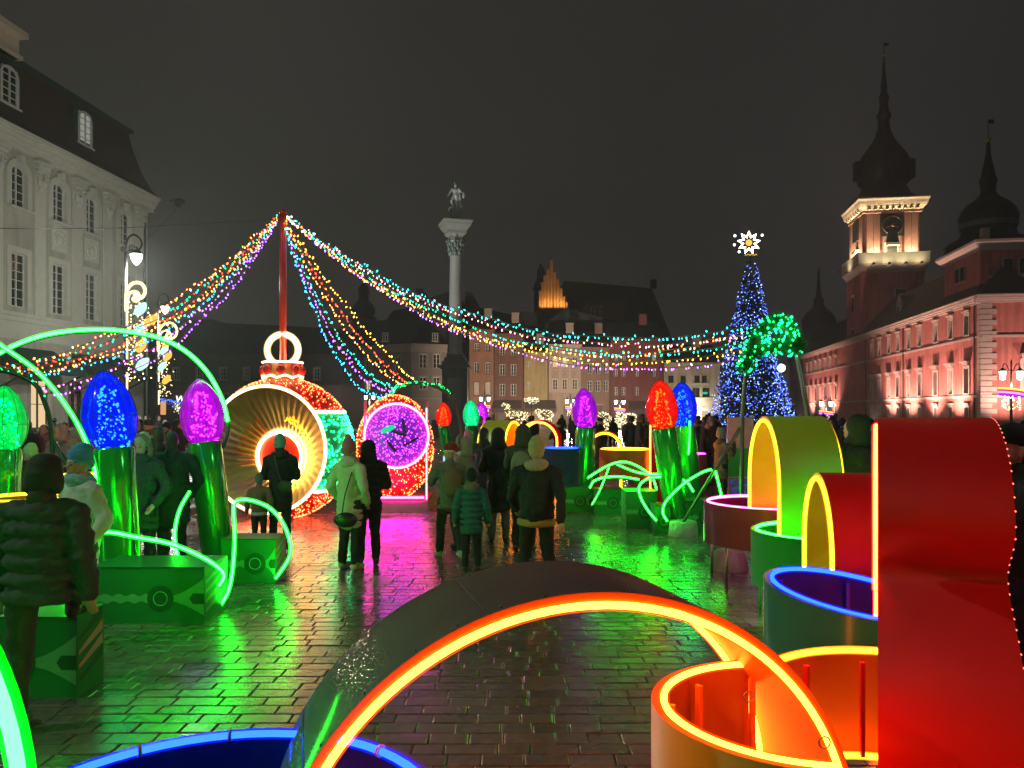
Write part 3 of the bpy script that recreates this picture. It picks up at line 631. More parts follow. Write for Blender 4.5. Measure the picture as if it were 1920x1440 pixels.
for px in (1041, 1059, 1078):
    c = at(px, 701, YH-.02); MB().tube([c+V((.42*cos(a), -.05, .42*sin(a))) for a in [k*pi/8 for k in range(16)]], .06, 5, closed=True).build('medallion', MC['stucco_trim'], h)
for px in (1031.5, 1050, 1068.5, 1089): strip(h, (gx(px, YH)-.2, YH), (1, 0), 0, .4, gz(735, YH), z1-.2, .08, MC['stucco_trim'], 'pilaster')
for (py, hh) in ((736, .25), (694, .18)): strip(h, (x0, YH), (1, 0), 0, x1-x0, gz(py, YH), gz(py, YH)+hh, .2, MC['stucco_trim'], 'string_course')
M_awn2 = mat('brown_awning_canvas', (.075, .045, .035), .8)
for (a, b, py, lab) in ((925, 978, 750, 'wide dark brown awning on the chestnut brown house'), (984, 1041, 750, 'dark tiled canopy under the mottled yellow wall'), (1178, 1225, 752, 'dark awning at street level of the dark red house')):
    x0, x1 = gx(a, YH), gx(b, YH); z = gz(py, YH); t = thing('awning', lab, 'awning', ((x0+x1)/2, YH, z-1.4))
    MB().prism([(x0, YH-.05, z), (x0, YH-1.9, z-1.3), (x0, YH-1.9, z-1.6), (x0, YH-.05, z-.4)], (x1-x0, 0, 0)).build('canvas', M_awn2, t)
    n = 6; mb = MB()
    for k in range(n): mb.box((x0+(k+.5)*(x1-x0)/n, YH-1.91, z-1.75), ((x1-x0)/n-.06, .03, .4))
    mb.build('valance', M_awn2, t)
# shop doorways below
M_door = mat('dark_door', (.05, .03, .024), .5)
for (px, w_, par) in ((1064, 12, 0), (1122, 12, 0), (1200, 12, 0), (940, 12, 0), (1263, 12, 0)):
    x = gx(px, YH); d_ = thing('shop_door', {1064: 'dark door of the pale house under its medallions', 1122: 'dark door at street level of the mid brown house', 1200: 'dark door under the awning of the dark red house', 940: 'dark door under the brown awning', 1263: 'dark door at street level of the cream house'}[px], 'door', (x, YH, 0))
    MB().box((x, YH-.06, 1.4), (1.2, .12, 2.8)).build('leaf', M_door, d_); MB().box((x, YH-.09, 2.95), (1.5, .2, .25)).build('lintel', M_dtrim, d_)
# dark grey corner house left of the column: two fronts, hipped roof, dormers
M_gry = mat('grey_plaster', (.17, .145, .13), .85, var=.12, scale=.7); M_gtrim = mat('grey_trim', (.27, .21, .18), .8)
P0, P1, P2 = V((gx(626, 114), 114, 0)), V((gx(771, 106), 106, 0)), V((gx(838, 108), 108, 0))
gh = thing('grey_corner_house', 'dark grey corner house with pale cornice and hipped slate roof behind the light strings', 'house', P1)
zE = gz(646, 107)
def pxs_on(A, B, px):
    k = (px-960)/F; d_ = B-A; t = (k*A.y-A.x)/(d_.x-k*d_.y); return t*d_.length, (A+d_*t).y
for (A, B, cols_, rows_) in ((P0, P1, (643, 690, 745), ((669, 694), (713, 731))), (P1, P2, (793.5, 819), ((664, 690), (707, 730)))):
    d_ = (B-A); ws = []
    for j, (t, b) in enumerate(rows_):
        for px in cols_:
            s, Y = pxs_on(A, B, px); ws.append((s, gz(b, Y), .95 if px != 643 else .6, (b-t)*Y/F, dict(casing=(.2, .06), mw=M_gtrim, mg=M_litw if (px == 690 and j == 1) else M_glass)))
    wall(gh, A, d_, d_.length, 0, zE, M_gry, ws)
    cornice(gh, A, d_, 0, d_.length, zE-1.05, ((.75, .12), (.2, .3), (.15, .45)), M_gtrim)
    strip(gh, A, d_, 0, d_.length, gz(748, 107), gz(746, 107), .15, M_gtrim, 'string_course')
Bk0, Bk1 = V((P0.x, 124, 0)), V((P2.x, 124, 0)); top = [V((P0.x+4.5, 118.5, zE+4.6)), V((P2.x-3.5, 115, zE+4.6))]
q = [p+V((0, 0, zE+.1)) for p in (P0+V((-.4, -.4, 0)), P1+V((0, -.5, 0)), P2+V((.4, -.4, 0)), Bk1, Bk0)]
mb = MB(); mb.poly([q[0], q[1], top[0]]); mb.poly([q[1], top[1], top[0]]); mb.poly([q[1], q[2], top[1]]); mb.poly([q[2], q[3], top[1]]); mb.poly([q[3], q[4], top[0], top[1]]); mb.poly([q[4], q[0], top[0]])
ro = mb.build('roof', M_roofd, gh)
for px, py in ((723, 633), (816, 633)):
    c = at(px, py, 107.5); do = MB().box((c.x, c.y+.6, c.z), (1.0, 1.6, 1.5)).build('dormer', M_roofd, gh)
    me, pn = window_meshes(('gd',), .75, 1.15, casing=(.06, .03), hood=None, arch=0, bars=(2, 3), depth=-.04, mw=M_dtrim, mf=M_white, mg=M_glass, sill=.05)
    wo = link_mesh('window', me, do, V((c.x, c.y-.25, c.z-.55))-WP[do.name]); link_mesh('pane', pn, wo)
# tall house with roof terrace behind it, long dark range at the left, far dark gables
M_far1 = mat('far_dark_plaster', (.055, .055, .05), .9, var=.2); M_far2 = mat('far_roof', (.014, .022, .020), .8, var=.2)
def block(name, label, px0, px1, pt, Y, m, roofpts=None, dep=14, cat='house', wins=()):
    x0, x1 = gx(px0, Y), gx(px1, Y); z = gz(pt, Y); t = thing(name, label, cat, ((x0+x1)/2, Y, 0))
    wall(t, (x0, Y), (1, 0), x1-x0, 0, z, m, [(gx(px, Y)-x0, gz(b, Y), w_*Y/F, (b-tt)*Y/F, dict(casing=(.15, .05), mw=M_dtrim, bars=(2, 3))) for (px, tt, b, w_) in wins])
    for x in (x0, x1): MB().poly([(x, Y, 0), (x, Y+dep, 0), (x, Y+dep, z), (x, Y, z)]).build('side_wall', m, t)
    if roofpts:
        mb = MB(); mb.prism([at(px, py, Y-.3) for px, py in roofpts], (0, dep, 0)); mb.build('roof', M_far2, t)
    return t
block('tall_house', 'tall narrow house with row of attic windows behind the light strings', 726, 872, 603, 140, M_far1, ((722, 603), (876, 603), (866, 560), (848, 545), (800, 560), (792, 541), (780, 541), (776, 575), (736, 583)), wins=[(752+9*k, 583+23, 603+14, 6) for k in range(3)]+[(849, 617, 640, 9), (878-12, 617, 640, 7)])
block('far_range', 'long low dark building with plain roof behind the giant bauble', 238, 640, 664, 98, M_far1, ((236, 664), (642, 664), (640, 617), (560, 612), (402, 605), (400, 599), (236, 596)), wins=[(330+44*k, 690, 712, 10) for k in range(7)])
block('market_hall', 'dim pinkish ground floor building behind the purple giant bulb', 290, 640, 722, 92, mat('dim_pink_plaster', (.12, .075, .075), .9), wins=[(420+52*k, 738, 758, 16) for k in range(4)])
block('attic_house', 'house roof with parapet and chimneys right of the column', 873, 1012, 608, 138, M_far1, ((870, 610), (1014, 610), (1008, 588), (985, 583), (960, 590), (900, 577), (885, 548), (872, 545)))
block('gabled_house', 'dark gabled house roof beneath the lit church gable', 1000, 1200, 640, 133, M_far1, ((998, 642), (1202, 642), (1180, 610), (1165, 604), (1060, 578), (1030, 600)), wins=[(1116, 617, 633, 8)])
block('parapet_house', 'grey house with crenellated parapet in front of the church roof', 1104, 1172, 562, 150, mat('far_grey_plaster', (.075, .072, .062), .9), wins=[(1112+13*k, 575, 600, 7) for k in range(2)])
# cathedral: big roof, floodlit stepped gable, slim turret
ct = thing('cathedral', 'brick cathedral with stepped gable glowing orange and huge dark roof', 'church', at(1120, 770, 165)); Y = 165
M_cath = mat('cathedral_brick', (.42, .22, .08), .85, var=.2, scale=1)
mb = MB(); mb.prism([(gx(1058, Y), Y+2, gz(690, Y)), (gx(1262, Y), Y+2, gz(690, Y)), (gx(1266, Y), Y+2, gz(640, Y)), (gx(1226, Y), Y+2, gz(538, Y)), (gx(1058, Y), Y+2, gz(523, Y))], (0, 16, 0)); mb.build('roof', mat('cathedral_roof', (.020, .021, .019), .7), ct)
MB().box(at(1225, 533, Y+2), (1.2, 1.2, 2)).build('finial', M_far2, ct)
steps = [(1012, 578, 545), (1016.5, 578, 530), (1022, 578, 516), (1028, 578, 505), (1034, 578, 488), (1040, 578, 510), (1046, 578, 524), (1052, 578, 541), (1058, 578, 556), (1063, 578, 567)]
MB().prism([at(1009, 579, Y)]+[at(p-2.7+5.4*e, t, Y) for p, b, t in steps for e in (0, 1)]+[at(1066, 579, Y)], (0, 1.2, 0)).build('gable', M_cath, ct)
for p, b, t in steps: MB().box(at(p, (t+577)/2, Y-.2), (.26, .5, (577-t)*Y/F)).build('gable_rib', M_cath, ct)
MB().box(at(1036, 640, Y+2), (7, 4, gz(579, Y)-gz(700, Y))).build('nave_wall', M_far1, ct)
MB().tube([at(1034, 488, Y), at(1034, 477, Y)], .07, 5).build('cross', M_spire, ct); MB().box(at(1034, 480.5, Y), (.8, .1, .12)).build('cross_arm', M_spire, ct)
c = at(1014, 770, 172); tt = thing('slim_turret', 'slender dark turret standing just left of the lit gable', 'tower', (c.x, c.y, 0))
MB().lathe([(1.5, 0), (1.5, gz(545, 172)), (1.9, gz(543, 172)), (1.3, gz(530, 172)), (.8, gz(520, 172)), (1.0, gz(512, 172)), (.7, gz(504, 172)), (.15, gz(494, 172))], (c.x, c.y, 0), 10).build('spire', M_far2, tt)
# church tower with onion dome
c = at(682, 770, 175); ch = thing('onion_church_tower', 'round ochre church tower with dark green onion dome behind the light strings', 'tower', (c.x, c.y, 0)); q = lambda py: gz(py, 175)
MB().lathe([(2.7, 0), (2.7, q(598))], (c.x, c.y, 0), 12).build('tower_wall', mat('ochre_plaster', (.20, .14, .055), .85), ch)
MB().lathe([(3.1, q(599)), (3.0, q(596)), (2.2, q(593)), (2.6, q(588)), (2.7, q(580)), (2.3, q(573)), (1.5, q(566)), (1.1, q(560)), (1.3, q(548)), (1.3, q(542)), (.9, q(537)), (.45, q(533)), (.3, q(526)), (.1, q(515))], (c.x, c.y, 0), 16).build('dome', mat('green_dome', (.018, .034, .028), .6), ch)
MB().box((c.x+.4, c.y-2.7, q(612)), (.8, .3, 1.8)).build('window', M_darkframe, ch)
# tall column with statue
Y = 67.0; cx = gx(854, Y); u = Y/F
col = thing('monument_column', 'tall stone column on dark pedestal carrying a bronze statue', 'monument', (cx, Y, 0))
M_gran = mat('grey_granite', (.31, .30, .27), .6, var=.12, scale=3); M_ped = mat('dark_pedestal_stone', (.085, .085, .078), .6, var=.2, scale=2); M_bronze = mat('weathered_bronze', (.22, .26, .235), .5, metal=.3, var=.25, scale=4)
zz = lambda py: gz(py, Y)
MB().box((cx, Y, .35), (4.6, 4.6, .7)).build('step', M_ped, col); MB().box((cx, Y, .95), (3.8, 3.8, .5)).build('step', M_ped, col)
MB().box((cx, Y, (1.2+zz(690))/2), (2.15, 2.15, zz(690)-1.2)).build('pedestal', M_ped, col)
pd = MB(); pd.box((cx, Y-1.09, 3.3), (1.3, .06, 3.0)); pd.build('plaque', mat('dark_plaque', (.03, .032, .03), .4), col)
for s_ in (-.82, .82): MB().box((cx+s_, Y-1.1, 3.4), (.22, .1, 3.4)).build('pedestal_strip', M_gran if False else M_ped, col)
for (w_, a, b) in ((2.6, 691, 686), (2.2, 686, 678), (1.8, 678, 671), (1.45, 671, 665)): MB().box((cx, Y, (zz(a)+zz(b))/2), (w_, w_, zz(b)-zz(a)+.004)).build('pedestal_moulding', M_ped, col)
MB().lathe([(.66, zz(665)), (.66, zz(662)), (.58, zz(660)), (.575, zz(600)), (.53, zz(540)), (.475, zz(484)), (.52, zz(483)), (.52, zz(480))], (cx, Y, 0), 28).build('shaft', M_gran, col)
cp = MB().lathe([(.47, zz(480)), (.5, zz(470)), (.55, zz(462)), (.75, zz(453))], (cx, Y, 0), 16)
for row, (py, r) in enumerate(((474, .52), (465, .58), (457, .66))):
    for k in range(8):
        a = k*pi/4+row*pi/8; cp.ball((cx+r*cos(a), Y+r*sin(a), zz(py)), (.15, .15, .28), 6, 5); cp.ball((cx+(r+.12)*cos(a), Y+(r+.12)*sin(a), zz(py)+.22), (.1, .1, .09), 6, 4)
cp.build('capital', M_bronze, col)
Rz = Matrix.Rotation(radians(16), 3, 'Z')
sq = lambda h_, z: [V((cx, Y, z))+Rz@V((sx*h_, sy*h_, 0)) for sx, sy in ((-1, -1), (1, -1), (1, 1), (-1, 1))]
MB().loft([sq(.5, zz(453)), sq(.55, zz(449)), sq(.55, zz(444)), sq(.8, zz(440)), sq(.82, zz(435)), sq(1.15, zz(425)), sq(1.2, zz(421)), sq(1.28, zz(418.5)), sq(1.28, zz(416.5)), sq(.01, zz(416.4))]).build('abacus', M_gran, col)
MB().ball((cx, Y-.62, zz(442)), (.28, .12, .16)).build('egg_ornament', M_gran, col)
MB().loft([sq(.36, zz(416.4)), sq(.36, zz(398)), sq(.42, zz(396)), sq(.56, zz(392.5)), sq(.56, zz(391.5)), sq(.01, zz(391.4))]).build('statue_plinth', M_gran, col)
# ================================================================ people: blobs remeshed into continuous bodies and clothes
CLD = bpy.data.textures.new('cloth_folds', 'CLOUDS'); CLD.noise_scale = .11; CLD.noise_depth = 2
def blob(name, prims, vox, m, smooth=4, fold=0):
    mb = MB()
    for p in prims:
        if p[0] == 'e':
            Mx = p[3] if len(p) > 3 else None; mb.ball(p[1], p[2], 14, 10, M=Mx)
        else:
            _, a, b, ra, rb = p; a = V(a); b = V(b)
            n = 5; dd = (b-a).normalized() if (b-a).length > 1e-6 else V((0, 0, 1))
            pts = [a-dd*ra*.9]+[a-dd*ra*.6]+[a.lerp(b, k/n) for k in range(n+1)]+[b+dd*rb*.6, b+dd*rb*.9]
            mb.tube(pts, [ra*.35, ra*.78]+[ra+(rb-ra)*k/n for k in range(n+1)]+[rb*.78, rb*.35], 12)
    me = bpy.data.meshes.new(name); me.from_pydata(mb.v, [], mb.f)
    o = bpy.data.objects.new('tmp', me); C.objects.link(o)
    r = o.modifiers.new('r', 'REMESH'); r.mode = 'VOXEL'; r.voxel_size = vox; r.use_smooth_shade = True
    s = o.modifiers.new('s', 'SMOOTH'); s.factor = .5; s.iterations = smooth
    if fold:
        dp = o.modifiers.new('d', 'DISPLACE'); dp.texture = CLD; dp.strength = fold; dp.mid_level = .5; dp.texture_coords = 'LOCAL'
    dg = bpy.context.evaluated_depsgraph_get(); dg.update()
    res = bpy.data.meshes.new_from_object(o.evaluated_get(dg)); res.name = name; res.materials.clear(); res.materials.append(m)
    res.polygons.foreach_set('use_smooth', [True]*len(res.polygons))
    bpy.data.objects.remove(o); bpy.data.meshes.remove(me)
    return res
M_skin = mat('skin', (.50, .30, .22), .55, var=.06, scale=20)
M_eye = mat('eye', (.02, .015, .012), .2); M_lip = mat('lip', (.32, .11, .10), .5)
def cloth(name, col, rough=.85, bump=.25): return mat('cloth_'+name, col, rough, var=.12, scale=9, bump=bump*1.8, bscale=17)
def knit(name, col):
    m = mat('knit_'+name, col, .95, var=.18, scale=14); n = m.node_tree
    if 'wv' not in n.nodes:
        tcn = n.nodes.new('ShaderNodeTexCoord'); wv = n.nodes.new('ShaderNodeTexWave'); wv.name = 'wv'; wv.inputs['Scale'].default_value = 22; wv.inputs['Distortion'].default_value = 1.5; wv.bands_direction = 'Z'
        n.links.new(tcn.outputs['Object'], wv.inputs['Vector']); b = n.nodes.new('ShaderNodeBump'); b.inputs['Strength'].default_value = .8; b.inputs['Distance'].default_value = .01; n.links.new(wv.outputs['Fac'], b.inputs['Height']); n.links.new(b.outputs[0], n.nodes['Principled BSDF'].inputs['Normal'])
    return m
STAND = dict(L=((-.10, .02, .50), (-.11, -.02, .09)), R=((.10, .02, .50), (.11, -.02, .09)))
WALK = dict(L=((-.10, .12, .51), (-.11, .16, .09)), R=((.10, -.02, .50), (.11, -.26, .13)))
APART = dict(L=((-.13, .02, .50), (-.19, -.02, .09)), R=((.13, .02, .50), (.19, -.02, .09)))
KNEE = dict(L=((-.11, .02, .50), (-.12, -.03, .09)), R=((.12, .36, .84), (.02, .42, .70)))
ARMS = {'down': (((-.27, -.02, 1.12), (-.29, .06, .86)), ((.27, -.02, 1.12), (.29, .06, .86))),
        'front': (((-.27, .02, 1.13), (-.12, .24, 1.08)), ((.27, .02, 1.13), (.12, .24, 1.08))),
        'pocket': (((-.30, -.06, 1.13), (-.22, .10, .93)), ((.30, -.06, 1.13), (.22, .10, .93))),
        'phone': (((-.26, .14, 1.18), (-.08, .32, 1.40)), ((.26, .14, 1.18), (.08, .32, 1.40))),
        'swing': (((-.28, .06, 1.13), (-.27, .26, .95)), ((.28, -.14, 1.13), (.30, -.20, .88)))}
def person(label, x, y, h, face, coat=(.02, .03, .03), length=.80, legs=STAND, arms='down', trousers=(.015, .016, .018), hat=None, hatcol=(.5, .5, .4), shoes=(.02, .02, .02), puffy=0, hood=False, fur=None, hair=None, vox=.016, scarf=None, width=1.0, lean=0.0, hem=None, group=None, detail=True, z0=0.0, pom=False, vest=None, cname=None, name='person'):
    """local frame: faces +y, z up, 1.75 m tall before scaling; face = heading in degrees, 0 looks away from the camera"""
    t = thing(name, label, 'person', (x, y, z0), group); k = h/1.75
    t.rotation_euler = (0, 0, radians(face)); t.scale = (k, k, k)
    ll = lambda p: (p[0], p[1]+lean*max(0, p[2]-.9), p[2])
    def add(nm, me, par=None):
        o = bpy.data.objects.new(nm, me); C.objects.link(o); o.parent = par or t; return o
    E = lambda c, r: ('e', ll(c), r)
    cap = lambda a, b, ra, rb: ('c', ll(a), ll(b), ra, rb)
    A = ARMS[arms]
    head = [E((0, .015, 1.635), (.074, .094, .108)), E((0, .05, 1.575), (.056, .062, .068)), cap((0, -.01, 1.44), (0, .0, 1.57), .058, .055)]
    if detail: head += [E((0, .112, 1.612), (.013, .022, .024)), E((-.074, .0, 1.61), (.012, .024, .032)), E((.074, .0, 1.61), (.012, .024, .032)), E((0, .085, 1.655), (.05, .03, .014)), E((0, .098, 1.567), (.022, .016, .008)), E((0, .088, 1.535), (.024, .02, .018))]
    trunk = [E((0, 0, 1.28), (.165, .10, .2)), E((0, 0, 1.06), (.145, .095, .2)), E((0, 0, .93), (.165, .11, .14)), cap((-.15, 0, 1.40), (.15, 0, 1.40), .06, .06)]
    limbs = []
    for s, key in ((-1, 'L'), (1, 'R')):
        kn, an = legs[key]
        limbs += [cap((s*.09, 0, .92), kn, .082, .055), cap(kn, an, .052, .036), cap((an[0], an[1], .05+an[2]-.09), (an[0], an[1]+.12, .035+an[2]-.09), .038, .03)]
        el, wr = A[0 if s < 0 else 1]
        limbs += [cap((s*.19, 0, 1.40), el, .05, .04), cap(el, wr, .04, .028)]
        dv = (V(wr)-V(el)).normalized(); sd = V((1, 0, 0)) if abs(dv.x) < .8 else V((0, 1, 0)); wv = V(wr)
        pc = wv+dv*.05; limbs.append(cap(wv+dv*.02, wv+dv*.075, .032, .034))
        if detail:
            for f in range(4):
                off = sd*(-.028+.0187*f); ln = (.058, .068, .064, .05)[f]
                b0 = wv+dv*.085+off; b1 = b0+dv*ln*.6; b2 = b1+dv*ln*.35+V((0, .018, -.008)); limbs += [cap(b0, b1, .0095, .009), cap(b1, b2, .009, .0075)]
            limbs.append(cap(wv+dv*.03-sd*s*.03, wv+dv*.085-sd*s*.055, .012, .009))
    hv = vox*.72
    add('body', blob('body', head+trunk+limbs, hv if detail else vox, M_skin, 2))
    if detail:
        for s in (-1, 1):
            m_ = MB().ball(ll((s*.03, .098, 1.628)), (.0105, .008, .0075), 8, 6); me = bpy.data.meshes.new('eye'); me.from_pydata(m_.v, [], m_.f); me.materials.append(M_eye); add('eye', me)
        m_ = MB().ball(ll((0, .110, 1.562)), (.022, .008, .006), 8, 6); me = bpy.data.meshes.new('mouth'); me.from_pydata(m_.v, [], m_.f); me.materials.append(M_lip); add('mouth', me)
    cm = cloth(cname or ('c%02d%02d%02d' % tuple(int(c*99) for c in coat)), coat)
    w_ = width; jk = []
    hz = length
    if puffy:
        z = 1.40; i = 0
        while z > hz:
            f = 1.0+.02*sin(i*2.1); q = .2 if z < 1.3 else .185
            jk.append(E((0, -.005, z), (q*w_*f+.012*(z < 1.2), .145*f, .075))); z -= .105; i += 1
        jk.append(E((0, 0, hz), (.205*w_, .15, .06)))
    else:
        jk += [E((0, 0, 1.32), (.19*w_, .125, .17)), E((0, 0, 1.12), (.185*w_, .135, .2)), cap((0, 0, 1.3), (0, 0, max(hz+.12, .7)), .15*w_, .17*w_)]
        zz_ = 1.0
        while zz_ > hz: jk.append(E((0, 0, zz_), ((.19+.035*(1.0-zz_))*w_, .145+.02*(1.0-zz_), .09))); zz_ -= .09
    jk += [cap((-.16*w_, 0, 1.41), (.16*w_, 0, 1.41), .075, .075), cap((0, -.01, 1.44), (0, 0, 1.52), .09, .078)]
    for s in (-1, 1):
        el, wr = A[0 if s < 0 else 1]; el = V((el[0]*(.6+.4*w_), el[1], el[2])); sh = V((s*.195*w_, 0, 1.39))
        if puffy:
            for kk in range(5): jk.append(E(sh.lerp(el, kk/4), (.082, .085, .072)))
            for kk in range(1, 5): jk.append(E(el.lerp(V(wr), kk/4.3), (.072, .072, .062)))
            jk += [cap(sh, el, .07, .062), cap(el, wr, .06, .05)]
        else: jk += [cap(sh, el, .078, .066), cap(el, wr, .064, .052)]
    cutz = hz
    jm = blob('jacket', jk, vox, cm, 2 if puffy else 3, .05 if detail else 0)
    jo = add('jacket', jm)
    if hem:
        hm = cloth('hem%02d%02d%02d' % tuple(int(c*99) for c in hem), hem); add('hem', blob('hem', [E((0, 0, hz-.03), (.205*w_, .15, .05)), E((0, 0, hz+.01), (.208*w_, .152, .045))], vox, hm), jo)
    if vest:
        vm = cloth('vest%02d%02d%02d' % tuple(int(c*99) for c in vest), vest)
        add('backpack', blob('backpack', [E((0, -.19, 1.22), (.15, .09, .2)), E((0, -.21, 1.08), (.14, .09, .12)), cap((-.11, -.1, 1.38), (-.11, .1, 1.44), .022, .022), cap((.11, -.1, 1.38), (.11, .1, 1.44), .022, .022)], vox, vm))
    tm = cloth('t%02d%02d%02d' % tuple(int(c*99) for c in trousers), trousers); tp = [E((0, 0, .95), (.17, .125, .13))]
    for s, key in ((-1, 'L'), (1, 'R')):
        kn, an = legs[key]; tp += [('c', (s*.09, 0, .92), kn, .105, .078), ('c', kn, (an[0], an[1], an[2]+.02), .076, .06), ('e', (an[0], an[1]+.01, an[2]+.06), (.068, .07, .05)), ('e', (kn[0], kn[1]-.01, kn[2]-.05), (.075, .075, .06))]
    add('trousers', blob('trousers', tp, vox, tm, 3, .035 if detail else 0))
    sm = cloth('s%02d%02d%02d' % tuple(int(c*99) for c in shoes), shoes, .5)
    for s, key in ((-1, 'L'), (1, 'R')):
        an = legs[key][1]; zb = an[2]-.09
        add('shoe', blob('shoe', [('e', (an[0]+s*.01, an[1]+.1, zb+.045), (.05, .1, .042)), ('e', (an[0], an[1], zb+.055), (.048, .07, .055)), ('c', (an[0], an[1]-.03, zb+.025), (an[0]+s*.012, an[1]+.15, zb+.02), .028, .026), ('c', (an[0], an[1], zb+.06), (an[0], an[1], zb+.13), .05, .05)], vox*.9, sm, 2))
    if hair:
        hm = cloth('hair%02d%02d%02d' % tuple(int(c*99) for c in hair), hair, .6); add('hair', blob('hair', [E((0, -.015, 1.66), (.084, .095, .095)), E((0, -.05, 1.6), (.078, .065, .1)), E((0, -.06, 1.48), (.075, .05, .1))], vox, hm))
    if hat == 'beanie':
        hm = knit('hat%02d%02d%02d' % tuple(int(c*99) for c in hatcol), hatcol); pr = [E((0, -.005, 1.71), (.098, .115, .092)), E((0, -.012, 1.655), (.104, .118, .045)), E((0, -.02, 1.775), (.066, .08, .052)), E((0, -.06, 1.62), (.085, .065, .05))]
        ho = add('hat', blob('hat', pr, vox*.9, hm))
        if pom: add('pompom', blob('pompom', [E((0, -.03, 1.825), (.048, .048, .048))], vox*.9, hm), ho)
    if hat == 'cap':
        hm = cloth('hat%02d%02d%02d' % tuple(int(c*99) for c in hatcol), hatcol); add('hat', blob('hat', [E((0, -.005, 1.70), (.088, .108, .075)), E((0, .12, 1.675), (.066, .07, .012)), E((0, -.01, 1.66), (.09, .11, .025))], vox*.8, hm))
    if hat == 'earflap':
        hm = cloth('hat%02d%02d%02d' % tuple(int(c*99) for c in hatcol), hatcol); add('hat', blob('hat', [E((0, 0, 1.70), (.105, .12, .085)), E((0, -.01, 1.655), (.115, .128, .05)), E((-.085, -.01, 1.59), (.04, .07, .085)), E((.085, -.01, 1.59), (.04, .07, .085)), E((0, -.085, 1.6), (.09, .04, .08))], vox, hm))
    if hat == 'santa':
        hm = cloth('hat%02d%02d%02d' % tuple(int(c*99) for c in hatcol), hatcol); hw = cloth('white_fluff', (.7, .66, .6)); ho = add('hat', blob('hat', [E((0, 0, 1.72), (.09, .105, .085)), E((.05, -.06, 1.75), (.07, .08, .06)), E((.1, -.1, 1.70), (.045, .05, .05))], vox*.9, hm))
        add('hat_trim', blob('hat_trim', [E((0, -.005, 1.672), (.1, .115, .032))], vox*.9, hw), ho); add('pompom', blob('pompom', [E((.13, -.12, 1.64), (.042, .042, .042))], vox*.9, hw), ho)
    if hood:
        add('hood', blob('hood', [E((0, -.045, 1.66), (.115, .12, .125)), E((0, -.06, 1.56), (.12, .105, .11)), E((0, -.03, 1.5), (.14, .12, .07))], vox, cm), jo)
    if fur:
        fm = cloth('fur%02d%02d%02d' % tuple(int(c*99) for c in fur), fur, .95, .9); pr = []
        for i in range(22):
            a = 2*pi*i/22; pr.append(E((.125*sin(a)+random.uniform(-.008, .008), .035+.02*cos(a), 1.62+.15*cos(a)+random.uniform(-.008, .008)), (.036, .036, .036)))
        add('fur_trim', blob('fur_trim', pr, vox*.8, fm, 1), jo)
    if scarf:
        fm = cloth('scarf%02d%02d%02d' % tuple(int(c*99) for c in scarf), scarf, .9, .5); pr = []
        for i in range(14):
            a = 2*pi*i/14; pr.append(E((.1*sin(a), .095*cos(a)-.005, 1.485+.025*cos(a)), (.045, .045, .048)))
        pr += [E((0, -.045, 1.475), (.12, .085, .07)), E((0, .03, 1.46), (.105, .08, .06)), E((.03, -.03, 1.52), (.10, .09, .05))]; add('scarf', blob('scarf', pr, vox, fm, 2, .02))
    return t

# ---- bronze statue on the column: robed figure holding a tall cross and a sabre
zs = zz(391.4); u_ = 1.24; S = lambda x, y, z: (cx+x*u_, Y+y*u_, zs+z*u_)
pr = [('e', S(0, 0, 1.62), (.12, .13, .16)), ('c', S(0, 0, 1.4), S(0, 0, 1.55), .08, .07), ('e', S(0, 0, 1.25), (.25, .17, .28)), ('e', S(0, 0, .98), (.2, .16, .25)),
      ('c', S(-.1, 0, .9), S(-.28, -.12, .5), .14, .1), ('c', S(-.28, -.12, .5), S(-.12, -.02, .08), .1, .07), ('c', S(.1, 0, .9), S(.12, 0, .06), .14, .08), ('e', S(-.14, -.1, .04), (.09, .16, .06)), ('e', S(.12, -.08, .04), (.09, .16, .06)),
      ('c', S(-.24, 0, 1.38), S(-.42, -.05, 1.05), .1, .08), ('c', S(-.42, -.05, 1.05), S(-.52, -.15, .86), .075, .06), ('c', S(.24, 0, 1.38), S(.42, -.05, 1.15), .1, .08), ('c', S(.42, -.05, 1.15), S(.36, -.2, 1.2), .075, .06),
      ('c', S(.2, .12, 1.35), S(.34, .16, .3), .14, .2), ('c', S(-.1, .14, 1.3), S(.1, .16, .4), .16, .16), ('e', S(.56, .1, .98), (.12, .1, .3)), ('c', S(-.05, 0, 1.74), S(-.09, 0, 1.9), .07, .03), ('e', S(0, 0, .02), (.5, .4, .05))]
M_stat = mat('statue_bronze', (.56, .58, .53), .5, metal=.1, var=.3, scale=5)
so = bpy.data.objects.new('statue_figure', blob('statue_figure', pr, .035, M_stat, 1)); C.objects.link(so); so.parent = col; so.location = -WP[col.name]; WP[so.name] = WP[col.name]
MB().tube([S(.36, -.22, .1), S(.38, -.22, 2.2)], .035, 6).build('cross_staff', M_stat, so); MB().box(S(.38, -.22, 1.95), (.5, .06, .06)).build('cross_arm', M_stat, so)
MB().tube(smooth_path([S(-.52, -.15, .86), S(-.66, -.2, .7), S(-.84, -.22, .58)], 5), [.03]*10+[.012], 6).build('sabre', M_stat, so)
